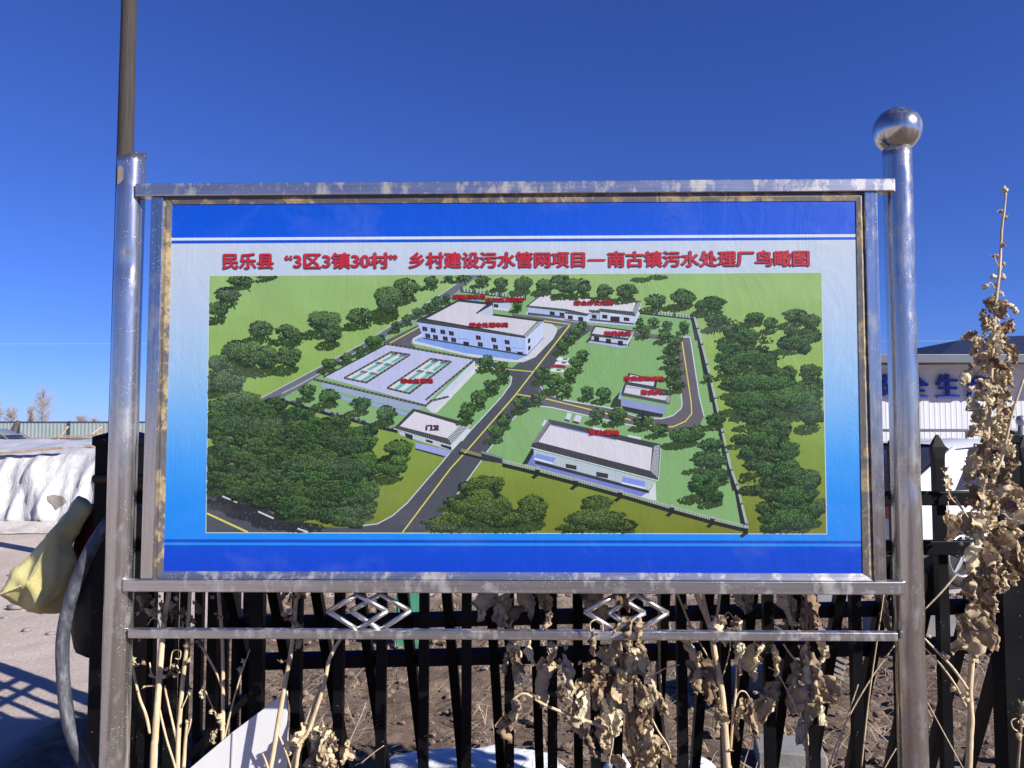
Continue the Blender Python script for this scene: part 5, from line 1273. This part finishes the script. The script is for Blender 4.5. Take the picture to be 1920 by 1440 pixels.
# green cabinet, blue drum, slabs, plank stack
b = G(766, 1212); gb = thing('utility_box', 'narrow green metal box standing on the soil behind the fence', 'box', b)
MB().box((b.x - .085, b.y - .06, 0), (b.x + .085, b.y + .06, 1.15)).build('body', M['green_box'], gb, bevel=.006); MB().box((b.x - .07, b.y - .066, .08), (b.x + .05, b.y - .061, 1.1)).build('door', M['green_box'], gb, bevel=.002); MB().box((b.x - .095, b.y - .07, 1.151), (b.x + .095, b.y + .07, 1.175)).build('lid', M['green_box'], gb, bevel=.004)
b = Vector((W(266, 1200, 4.3).x, 4.3, 0)); dr = thing('plastic_pipe', 'blue plastic pipe standing upright behind the open gate leaf', 'pipe', b)
MB().tube([b, b + Vector((0, .02, 1.35))], .035, 14).build('tube', M['blue_drum'], dr, True); MB().tube([b + Vector((0, .02, 1.33)), b + Vector((0, .02, 1.42))], .043, 14).build('socket', M['blue_drum'], dr, True)
def slab(px, py, sx, sy, sz, rz, mat, label, name='concrete_slab', tilt=0.0, grp=None):
    b = G(px, py); o = lumpy(MB().box((-sx/2, -sy/2, 0), (sx/2, sy/2, sz)), .004, 9, px).build(name, M[mat], None, bevel=.006); o.location = b + Vector((0, 0, .01 if not tilt else .03)); o.rotation_euler = (tilt, 0, rz); return tag(o, label, 'slab', grp)
slab(1400, 1290, .34, .2, .12, .1, 'concrete', 'grey concrete block on the soil beside the plank stack')
slab(1480, 1440, .30, .22, .10, -.2, 'concrete', 'grey concrete slab with a worn top at the foot of the leaning panel')
slab(1555, 1150, .5, .35, .10, .3, 'concrete', 'pale concrete slab lying far back near the yard edge', tilt=.12)
slab(1745, 1200, .9, .3, .22, .05, 'concrete', 'long low concrete kerb piece behind the tall hollyhock')
st = thing('plank_stack', 'tilted stack of dark weathered planks behind the leaning panel', 'lumber', G(1510, 1345))
for i in range(9):
    c = G(1508, 1345) + Vector((.0 + .01 * rng.uniform(-1, 1), .05 * 0, .06 + i * .026)); ang = R(-38)
    d = Vector((math.cos(ang) * .75, .5, math.sin(ang) * .55)).normalized(); c += Vector((0.02 * i, .02 * i, .0))
    MB().beam(c - d * .33 + Vector((0, 0, .16)), c + d * .33 + Vector((0, 0, .16)), .10, .02).build('plank', M['plank_dark'], st, bevel=.002)
for i in range(9):
    x_, y_ = rng.uniform(0, 110), rng.uniform(1120, 1165)
stn = [(30, 1141, .06), (10, 1160, .03), (62, 1145, .035), (95, 1190, .03), (50, 1183, .03), (20, 1080, .03)]
for k, (x_, y_, r_) in enumerate(stn):
    b = G(x_, y_); mb = MB().add([(vx * r_ * 1.3, vy * r_, vz * r_ * .6 + r_ * .25) for vx, vy, vz in base_s], fcs); lumpy(mb, r_ * .25, 12, k)
    o = mb.build('stone', M['concrete'], None, True); o.location = b; tag(o, ['largest grey stone on the dusty ground just below the yellow bag', 'tiny stone closest to the fence-tip shadows', 'flat little stone right of the largest one', 'small stone beside the tips of the gate shadow', 'small stone halfway between the bag and the gate shadow', 'lone pebble on the dust nearest the sheeted pile'][k], 'stone', 'stones on the dusty ground')

# ------------------------------------------------------------------ sheeted pile, lumber, far fence and trees
lr = random.Random(9)
def tarp_pt(u, v):
    X0, X1 = -15.0, -5.2; x = X0 + (X1 - X0) * u
    prof = [(12.25, .0), (12.45, .06), (12.55, .35), (12.75, .85), (12.95, 1.12), (13.3, 1.2), (14.5, 1.27), (16.2, 1.36), (16.6, 1.2), (16.8, 0)]
    t = v * (len(prof) - 1); k = min(int(t), len(prof) - 2); f_ = t - k
    y = prof[k][0] + (prof[k + 1][0] - prof[k][0]) * f_; z = prof[k][1] + (prof[k + 1][1] - prof[k][1]) * f_
    z *= 1 + .06 * noise.noise(Vector((x * .7, y, 2)))
    e = sm(-5.2, -6.2, x); z *= e
    fold = sum(a_ * (1 - abs(2 * ((x * fr + ph + z * sl) % 1) - 1)) ** 3 for a_, fr, ph, sl in ((.16, .9, .2, .35), (.09, 2.1, .5, -.4), (.05, 3.7, .1, .5)))
    wgt = sm(.0, .15, z) * sm(1.3, .9, z)
    y -= fold * (wgt + .05) + .06 * noise.fractal(Vector((x * 2.2, z * 1.5, 4)), 1, 2, 4) * wgt
    z += .035 * noise.fractal(Vector((x * 1.3, y * 1.3, 8)), 1, 2, 4) * sm(.5, 1, z)
    return (x, y, max(z, .005))
tarp = thing('sheeted_pile', 'long low pile covered with crumpled white plastic sheeting', 'pile', (-8, 12.5, 0))
MB().grid(tarp_pt, 190, 74).build('plastic_sheet', M['tarp'], tarp, True)
MB().grid(lambda u, v: (-14 + 7.3 * u, 11.55 + .8 * v + .18 * noise.noise(Vector((u * 9, 0, 1))) * (1 - v), .012 + .09 * v * v + .05 * abs(noise.fractal(Vector((u * 16, v * 3, 2)), 1, 2, 3)) * math.sin(math.pi * min(1, v * 1.1 + .1))), 120, 14).build('skirt', M['skirt'], tarp, True)
from mathutils.bvhtree import BVHTree
sheet = [o for o in tarp.children if o.name.startswith('plastic_sheet')][0]
bvh = BVHTree.FromPolygons([tuple(v.co) for v in sheet.data.vertices], [tuple(p.vertices) for p in sheet.data.polygons])
pat = [(88, 930), (100, 927), (118, 931), (126, 941), (112, 950), (105, 956), (98, 946), (90, 940)]
def patch(u, v):
    a = pat[0:4]; b = [pat[7], pat[6], pat[5], pat[4]]; t = u * 3; k = min(int(t), 2); f_ = t - k
    p0 = Vector(a[k]).lerp(Vector(a[k + 1]), f_); p1 = Vector(b[k]).lerp(Vector(b[k + 1]), f_); p_ = p0.lerp(p1, v)
    d = ray(p_.x, p_.y).normalized(); h = bvh.ray_cast(Vector((0, 0, EYE)), d)[0]
    return h - d * .02 if h else W(p_.x, p_.y, 12.4)
MB().grid(patch, 10, 7).build('brown_patch', mat_simple('brown_cloth', (.17, .145, .125), .8, .2, 6), tarp, True)
def lath(x0, y0, x1, y1, Y, label):
    a, b = W(x0, y0, Y), W(x1, y1, Y); o = MB().beam(a, b, .10, .04).build('lath', M['plank'], None, bevel=.003); tag(o, label, 'lath')
lath(-60, 855, 120, 839.5, 12.85, 'long pale wooden lath lying on top of the plastic sheet'); lath(160, 836.5, 175, 837, 13.4, 'short offcut of lath lying on the plastic sheet')
lum = thing('lumber_pile', 'loose heap of long tan planks behind the sheeted pile', 'lumber', (-11, 20, 0))
for i in range(34):
    a = W(lr.uniform(75, 150), 0, 21); xa_ = a.x; L_ = lr.uniform(3.0, 4.6); z = .35 + .045 * (i % 24); y = 19.6 + lr.uniform(0, 1.6); s_ = lr.gauss(0, .02)
    c = Vector((W(205, 0, 20).x + lr.uniform(-1.0, 1.2), y, z)); MB().beam(c - Vector((L_/2, s_ * 3, L_ / 2 * .02 - s_)), c + Vector((L_/2, s_ * 3, L_ / 2 * .03 + s_)), .14, .035).build('plank', M['plank'], lum)
for (x0, y0, x1, y1) in ((168, 816, 191, 799), (180, 815, 200, 806)): MB().beam(W(x0, y0, 20), W(x1, y1, 20.2), .07, .035).build('plank', M['plank'], lum)
# far sheet-metal fence
DF = 100.0; sf = thing('site_fence', 'long grey-green corrugated sheet fence far behind the sheeted pile', 'fence', (-55, DF, 0))
postx = [36.5 + 94 * k for k in range(-1, 6)]
PW = [W(x, 800, DF).x for x in postx]
for i in range(len(PW) - 1):
    x0, x1 = PW[i], PW[i + 1]; n = 13; mb = MB(); v = []
    for k in range(n * 4 + 1):
        x = x0 + .1 + (x1 - x0 - .2) * k / (n * 4); dy_ = (-.018, -.018, .018, .018)[k % 4]; v.append((x, dy_))
    for z in (.12, 2.18): mb.v += [(x, DF + dy_, z) for x, dy_ in v]
    m_ = len(v); mb.f = [(k, k + 1, m_ + k + 1, m_ + k) for k in range(m_ - 1)]
    mb.build('sheet_panel', M['site_panel'], sf, recalc=False)
    for z, h in ((2.25, .14), (.06, .12)): MB().box((x0 + .13, DF - .09, z - h / 2), (x1 - .13, DF + .02, z + h / 2)).build('rail', M['site_rail'], sf)
for x in PW:
    MB().box((x - .1, DF - .22, 0), (x + .1, DF - .02, 2.38)).build('post', M['site_rail'], sf)
MB().beam((PW[1] - .1, DF - 1.2, 0), (PW[1] - .05, DF - .3, 2.4), .28, .28).build('brace', M['site_post'], sf); MB().beam((PW[2] - 1.0, DF - .8, 0), (PW[2] + .05, DF - .3, 1.7), .2, .2).build('brace', M['plank'], sf)
def bare_tree(px, ytop, Y, wpx, seed, label):
    b = W(px, 800, Y); b.z = 0; H = W(px, ytop, Y).z; lr = random.Random(seed)
    t = thing('bare_tree', label, 'tree', b, 'bare poplars on the horizon'); Wd = wpx / F * Y / 2
    tr_ = [b + Vector((.15 * noise.noise(Vector((i, seed, 0))), 0, H * .95 * i / 8)) for i in range(9)]
    MB().tube(tr_, [H * .013 * (1 - i / 9.5) for i in range(9)], 6).build('trunk', M['twig'], t, True)
    mb = MB()
    for i in range(70):
        f_ = lr.uniform(.18, .98); p0 = b + Vector((0, 0, H * .95 * f_)); a = lr.uniform(0, 6.28); sp_ = Wd * (math.sin(math.pi * min(1, f_ * .92 + .06)) ** .8) * lr.uniform(.5, 1.1)
        L_ = H * lr.uniform(.12, .24); p1 = p0 + Vector((math.cos(a) * sp_ * .6, math.sin(a) * sp_ * .6, L_ * .6)); p2 = p0 + Vector((math.cos(a) * sp_, math.sin(a) * sp_, L_))
        if p2.z > H: continue
        mb.tube([p0, p1, p2], [.035, .025, .012], 3, False)
        for j in range(9):
            q0 = p0.lerp(p2, lr.uniform(.2, 1)); q1 = q0 + Vector((lr.gauss(0, Wd * .22), lr.gauss(0, Wd * .22), H * lr.uniform(.03, .12))); mb.tube([q0, q1], [.018, .008], 3, False)
    mb.build('crown', M['twig'], t, recalc=False)
for k, (px, yt_, Y, wp, lab) in enumerate(((80, 724, 118, 40, 'tallest bare poplar rising behind the grey-green fence'), (57, 758, 122, 18, 'slim bare poplar close beside the tallest one'), (20, 764, 125, 34, 'low spreading bare tree behind the fence near the parked pickup'), (-4, 745, 125, 22, 'bare tree half cut by the picture edge behind the pickup'), (152, 779, 150, 34, 'distant low bare tree above the fence beside the utility pole'), (176, 783, 160, 26, 'most distant low bare tree next to the utility pole'))):
    bare_tree(px, yt_, Y, wp, 40 + k, lab)
# wooden utility pole and a thin overhead wire
pt_, pb_ = W(246, -160, 9.0), W(222, 800, 9.0)
d = (pb_ - pt_) / (pb_.z - pt_.z); base = pt_ + d * (0 - pt_.z)
pp = [base.lerp(pt_, i / 14) + Vector((.006 * noise.noise(Vector((i * .8, 0, 0))), 0, 0)) for i in range(15)]
tag(MB().tube(pp, [.112 - .030 * i / 14 for i in range(15)], 20).build('utility_pole', M['pole'], None, True), 'dark weathered wooden utility pole rising behind the left post of the board', 'pole')
a, b = W(-200, 645, 42), W(2120, 637, 42); pp = [a.lerp(b, i / 30) - Vector((0, 0, .25 * (1 - (2 * i / 30 - 1) ** 2) * .2)) for i in range(31)]
tag(MB().tube(pp, .0045, 5).build('overhead_wire', M['wire'], None, True), 'thin pale overhead wire crossing the sky behind the board', 'wire')

# ------------------------------------------------------------------ vehicles
def car(name, label, cat, loc, rz, paint, Lc=4.5, Hc=1.45, boxy=False):
    root = thing(name, label, cat, loc); root.rotation_euler = (0, 0, rz)
    wd = .88; WB_ = 2.65; r = .315
    # lower body: stations along x (rear axle at 0)
    st_ = [(-.86, .48, .74, .70), (-.80, .34, .90, .80), (-.55, .26, .98, .86), (0, .22, 1.0, wd), (.8, .20, .97, wd), (1.8, .20, .95, wd), (2.45, .21, .94, wd), (3.0, .22, .86, .86), (3.45, .26, .76, .80), (3.66, .36, .62, .66)]
    mb = MB(); N = 12
    for (x, zb, zt, hw) in st_:
        ring = [(hw * .80, zb), (hw * .96, zb + .06), (hw, zb + .22), (hw * 1.0, zb + (zt - zb) * .62), (hw * .965, zt - .05), (hw * .86, zt)]
        mb.v += [(x, -y, z) for y, z in ring] + [(x, y, z) for y, z in ring[::-1]]
    for i in range(len(st_) - 1):
        for k in range(N): k2 = (k + 1) % N; mb.f.append((i * N + k, i * N + k2, i * N + N + k2, i * N + N + k))
    mb.f += [tuple(range(N - 1, -1, -1)), tuple((len(st_) - 1) * N + k for k in range(N))]
    body = mb.build('body', paint, root, True, True); bpy_edge = body.modifiers.new('sub', 'SUBSURF'); bpy_edge.levels = bpy_edge.render_levels = 2
    # glasshouse
    gs = [(-.62, .93, .94, .74), (-.25, .95, 1.20, .70), (.25, .96, Hc - .06, .63), (1.0, .96, Hc - .01, .60), (1.55, .95, Hc - .05, .61), (2.1, .93, 1.17, .68), (2.62, .90, .91, .74)] if not boxy else [(.5, .93, 1.42, .70), (.6, .93, Hc - .05, .66), (1.5, .93, Hc - .03, .64), (2.2, .92, 1.2, .70), (2.7, .9, .92, .75)]
    mb = MB(); rf = MB()
    for (x, z0, z1, hw) in gs:
        mb.v += [(x, -.80, z0), (x, -hw - .015, z1 - .05), (x, -hw * .8, z1), (x, hw * .8, z1), (x, hw + .015, z1 - .05), (x, .80, z0)]
    for i in range(len(gs) - 1):
        for k in range(5): mb.f.append((i * 6 + k, i * 6 + k + 1, i * 6 + 6 + k + 1, i * 6 + 6 + k))
    gl = mb.build('window_glass', M['glass'], root, True, True, recalc=True)
    for (x, z0, z1, hw) in gs[1 if not boxy else 0:-1]:
        rf.v += [(x, -hw - .03, z1 - .075), (x, -hw * .82, z1 + .016), (x, 0, z1 + .028), (x, hw * .82, z1 + .016), (x, hw + .03, z1 - .075)]
    n = len(rf.v) // 5
    a0, a1 = (1, n - 1) if not boxy else (0, n - 1)
    for i in range(a0, n - 2 if not boxy else n - 1):
        for k in range(4): rf.f.append((i * 5 + k, i * 5 + k + 1, i * 5 + 6 + k, i * 5 + 5 + k))
    rf.build('roof', paint, root, True, True)
    def pil(p, q, w_):
        for s_ in (-1, 1): MB().beam((p[0], s_ * p[1], p[2]), (q[0], s_ * q[1], q[2]), w_, .03, up=(0, s_, 0)).build('pillar', paint, root, False, True, .008)
    if not boxy:
        pil((-.60, .79, .95), (.22, .665, Hc - .10), .10)
        for s_ in (-1, 1):
            q_ = [(-.66, .80, .93), (.02, .815, .955), (.30, .725, 1.20), (.42, .672, Hc - .085), (.16, .675, Hc - .10), (-.25, .745, 1.16)]
            MB().add([(x_, s_ * y_, z_) for x_, y_, z_ in q_] + [(x_, s_ * (y_ - .03), z_) for x_, y_, z_ in q_], [tuple(range(6)), tuple(range(11, 5, -1))] + [(i, 6 + i, 6 + (i + 1) % 6, (i + 1) % 6) for i in range(6)]).build('quarter_panel', paint, root, False, True, .006)
        pil((1.05, .812, .95), (1.0, .635, Hc - .07), .07); pil((2.6, .79, .92), (1.55, .64, Hc - .1), .07)
        for s_ in (-1, 1): MB().box((.0, s_ * .885 - .004, .55), (2.4, s_ * .885 + .004, .558)).build('side_crease', paint, root, False, True)
        for s_ in (-1, 1):
            MB().box((-.84, s_ * .62 - .17, .70), (-.74, s_ * .62 + .17, .84)).build('tail_lamp', M['lamp'], root, False, True, .02)
            MB().box((1.02, s_ * .884 - .006, .35), (1.028, s_ * .884 + .006, .93)).build('door_gap', M['black_trim'], root, False, True)
            h_ = MB().box((.75, s_ * .885 - .012, .80), (.93, s_ * .885 + .012, .825)).build('door_handle', paint, root, False, True, .006)
    else:
        MB().box((-.85, -.82, .70), (.5, .82, .98)).build('load_bed', paint, root, False, True, .02)
        pil((.55, .80, .95), (.6, .68, Hc - .06), .09); pil((1.5, .80, .95), (1.45, .665, Hc - .06), .06); pil((2.68, .78, .93), (2.0, .69, Hc - .16), .06)
    MB().box((-.5, -.70, .16), (3.3, .70, .30)).build('underbody', M['black_trim'], root, False, True)
    for ax in (0, WB_):
        for s_ in (-1, 1):
            MB().lathe([(.37, s_ * .60), (.37, s_ * .888)][::1], (ax, 0, r), 28, 'y').build('wheel_arch', M['black_trim'], root, True, True)
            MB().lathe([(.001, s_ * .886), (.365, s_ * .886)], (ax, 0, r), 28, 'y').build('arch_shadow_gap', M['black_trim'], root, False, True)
            wl = MB().lathe([(.19, .78 * s_), (.29, .76 * s_), (r, .80 * s_), (r, .87 * s_), (.295, .905 * s_), (.215, .905 * s_), (.20, .885 * s_)], (ax, 0, r), 32, 'y').build('wheel', M['tyre'], root, True, True)
            MB().lathe([(.213, .9 * s_), (.205, .912 * s_), (.19, .895 * s_), (.18, .84 * s_), (.001, .84 * s_)], (ax, 0, r), 28, 'y').build('rim', M['rim'], wl, True, True)
            for k in range(5):
                a = 2 * math.pi * k / 5 + .3; d = Vector((math.cos(a), 0, math.sin(a))); MB().beam(Vector((ax, .895 * s_, r)) + d * .03, Vector((ax, .895 * s_, r)) + d * .195, .045, .022, up=(0, 1, 0)).build('spoke', M['rim'], wl, False, True, .006)
            MB().lathe([(.001, .915 * s_), (.035, .91 * s_), (.045, .885 * s_)], (ax, 0, r), 14, 'y').build('hub_cap', M['rim'], wl, True, True)
    return root
car('white_car', 'white hatchback car parked behind the right end of the fence', 'car', (4.15, 8.56, .004), R(22), M['car'])
pk = W(18, 800, 36); car('grey_pickup', 'grey pickup truck parked behind the sheeted pile at its left end', 'pickup', (pk.x - 2.7 + .8, 36, 0), R(-4), M['car_grey'], Hc=1.52, boxy=True)

# ------------------------------------------------------------------ buildings at the right
BY = 17.0
bld = thing('site_office', 'low white corrugated site building with blue lettering under a grey eave', 'building', (9, BY, 0))
xl, xr = W(1400, 800, BY).x, 17.0; ztop = W(1760, 684, BY).z; pw = .96; x = xl; k = 0
while x < xr:
    mb = MB(); n = 8; v = []
    for j in range(n):
        for (fx_, dy_) in ((0, 0), (.62, 0), (.70, -.005), (.92, -.005)): v.append((x + (j + fx_) / n * (pw - .006), BY + dy_ + (.004 if k % 2 else 0)))
    v.append((x + pw - .006, BY + (.004 if k % 2 else 0)))
    for z in (.0, ztop): mb.v += [(a_, b_, z) for a_, b_ in v]
    m_ = len(v); mb.f = [(i, i + 1, m_ + i + 1, m_ + i) for i in range(m_ - 1)]
    mb.build('wall_panel', M['wall_white'], bld, recalc=False); x += pw; k += 1
MB().box((xl, BY + .03, 0), (xr, BY + .09, ztop)).build('wall_core', M['wall_white'], bld)
MB().box((xl, BY + .1, 0), (xl + .08, BY + 5, ztop)).build('end_wall', M['wall_white'], bld)
z0, z1 = W(1760, 680, BY - .74).z, W(1760, 664, BY - .74).z
MB().box((xl - .4, BY - .74, z0), (xr, BY - .67, z1)).build('fascia', M['fascia'], bld, bevel=.01)
MB().box((xl - .4, BY - .668, z0 + .03), (xr, BY + 5.2, z0 + .09)).build('roof_deck', M['fascia'], bld)
MB().box((xl - .3, BY - .1, ztop - .09), (xr, BY - .03, ztop - .01)).build('trim_rail', M['wall_white'], bld)
for body, cx_ in (('安', 1662), ('全', 1719.5), ('生', 1777), ('产', 1834), ('，', 0)):
    if not cx_: continue
    v, f = text_mesh(body); b0, b1 = v.min(0), v.max(0); c = W(cx_, 723.5, BY - .08); h = 43.5 / F * (BY - .08); wdt = 41 / F * (BY - .08); mb = MB()
    offs = [(0, 0), (.020, 0), (-.020, 0), (0, .012), (0, -.012)]
    for q_, (ox, oz) in enumerate(offs):
        P_ = [(c.x + ox + ((a_ - b0[0]) / (b1[0] - b0[0]) - .5) * wdt, c.y - .004 * q_, c.z + oz + ((b_ - b0[1]) / (b1[1] - b0[1]) - .5) * h) for a_, b_ in v]; n = len(P_)
        from collections import Counter
        ec = Counter(tuple(sorted((fc[i], fc[(i + 1) % len(fc)]))) for fc in f for i in range(len(fc)))
        bnd = [(fc[i], fc[(i + 1) % len(fc)]) for fc in f for i in range(len(fc)) if ec[tuple(sorted((fc[i], fc[(i + 1) % len(fc)])))] == 1]
        mb.add(P_ + [(a_, BY - .045, b_) for a_, _, b_ in P_], [tuple(fc) for fc in f] + [(a_, b_, n + b_, n + a_) for a_, b_ in bnd])
    mb.build('letter', M['blue_letter'], bld, recalc=False)
# pipe barrier and stove pipe in front of it
pr_ = thing('pipe_barrier', 'thin galvanised pipe rail on posts in front of the white building', 'railing', (8, 15, 0))
zp = W(1760, 807, 15).z; MB().tube([(5.0, 15, zp), (16, 15, zp)], .03, 10).build('top_pipe', M['pipe'], pr_, True)
for x in (5.4, 8.85, 9.85, 12.4, 15): MB().tube([(x, 15, 0), (x, 15, zp - .03)], .028, 10).build('pipe_post', M['pipe'], pr_, True)
sp_ = W(1917, 850, 13.0); s_ = thing('stove_pipe', 'dull metal stove pipe with a round cap by the white building', 'chimney', (sp_.x, 13, 0))
MB().tube([(sp_.x, 13, 0), (sp_.x, 13, W(0, 795, 13).z)], .055, 16).build('pipe', M['pipe'], s_, True); MB().lathe([(.001, .14), (.06, .12), (.085, .06), (.08, .0), (.055, -.03)], (sp_.x, 13, W(0, 794, 13).z), 18).build('cap', M['pipe'], s_, True)
# house with navy roof behind
hb = thing('blue_roof_house', 'house with a dark navy hipped roof behind the white site building', 'building', (20, 30, 0))
x0, ze = W(1752, 672, 27).x, W(1752, 672, 27).z; zr, xm = W(1800, 638, 30).z, W(1797, 640, 30).x
x1 = x0 + 16; zr2 = W(1925, 624, 30).z
MB().box((x0 + .6, 27.6, 0), (x1 - .6, 35.4, ze - .02)).build('wall', M['plaster'], hb)
MB().add([(x0, 27, ze), (x1, 27, ze), (x1, 36, ze), (x0, 36, ze), (xm, 30, zr), (xm + 2.6, 31.2, zr2), (x1 - 4, 31.2, zr2 + .3), (xm, 33, zr)], [(0, 1, 6, 5, 4), (1, 2, 6), (2, 3, 7, 5, 6), (3, 0, 4, 7), (4, 5, 7), (3, 2, 1, 0)]).build('roof', M['blue_roof'], hb)
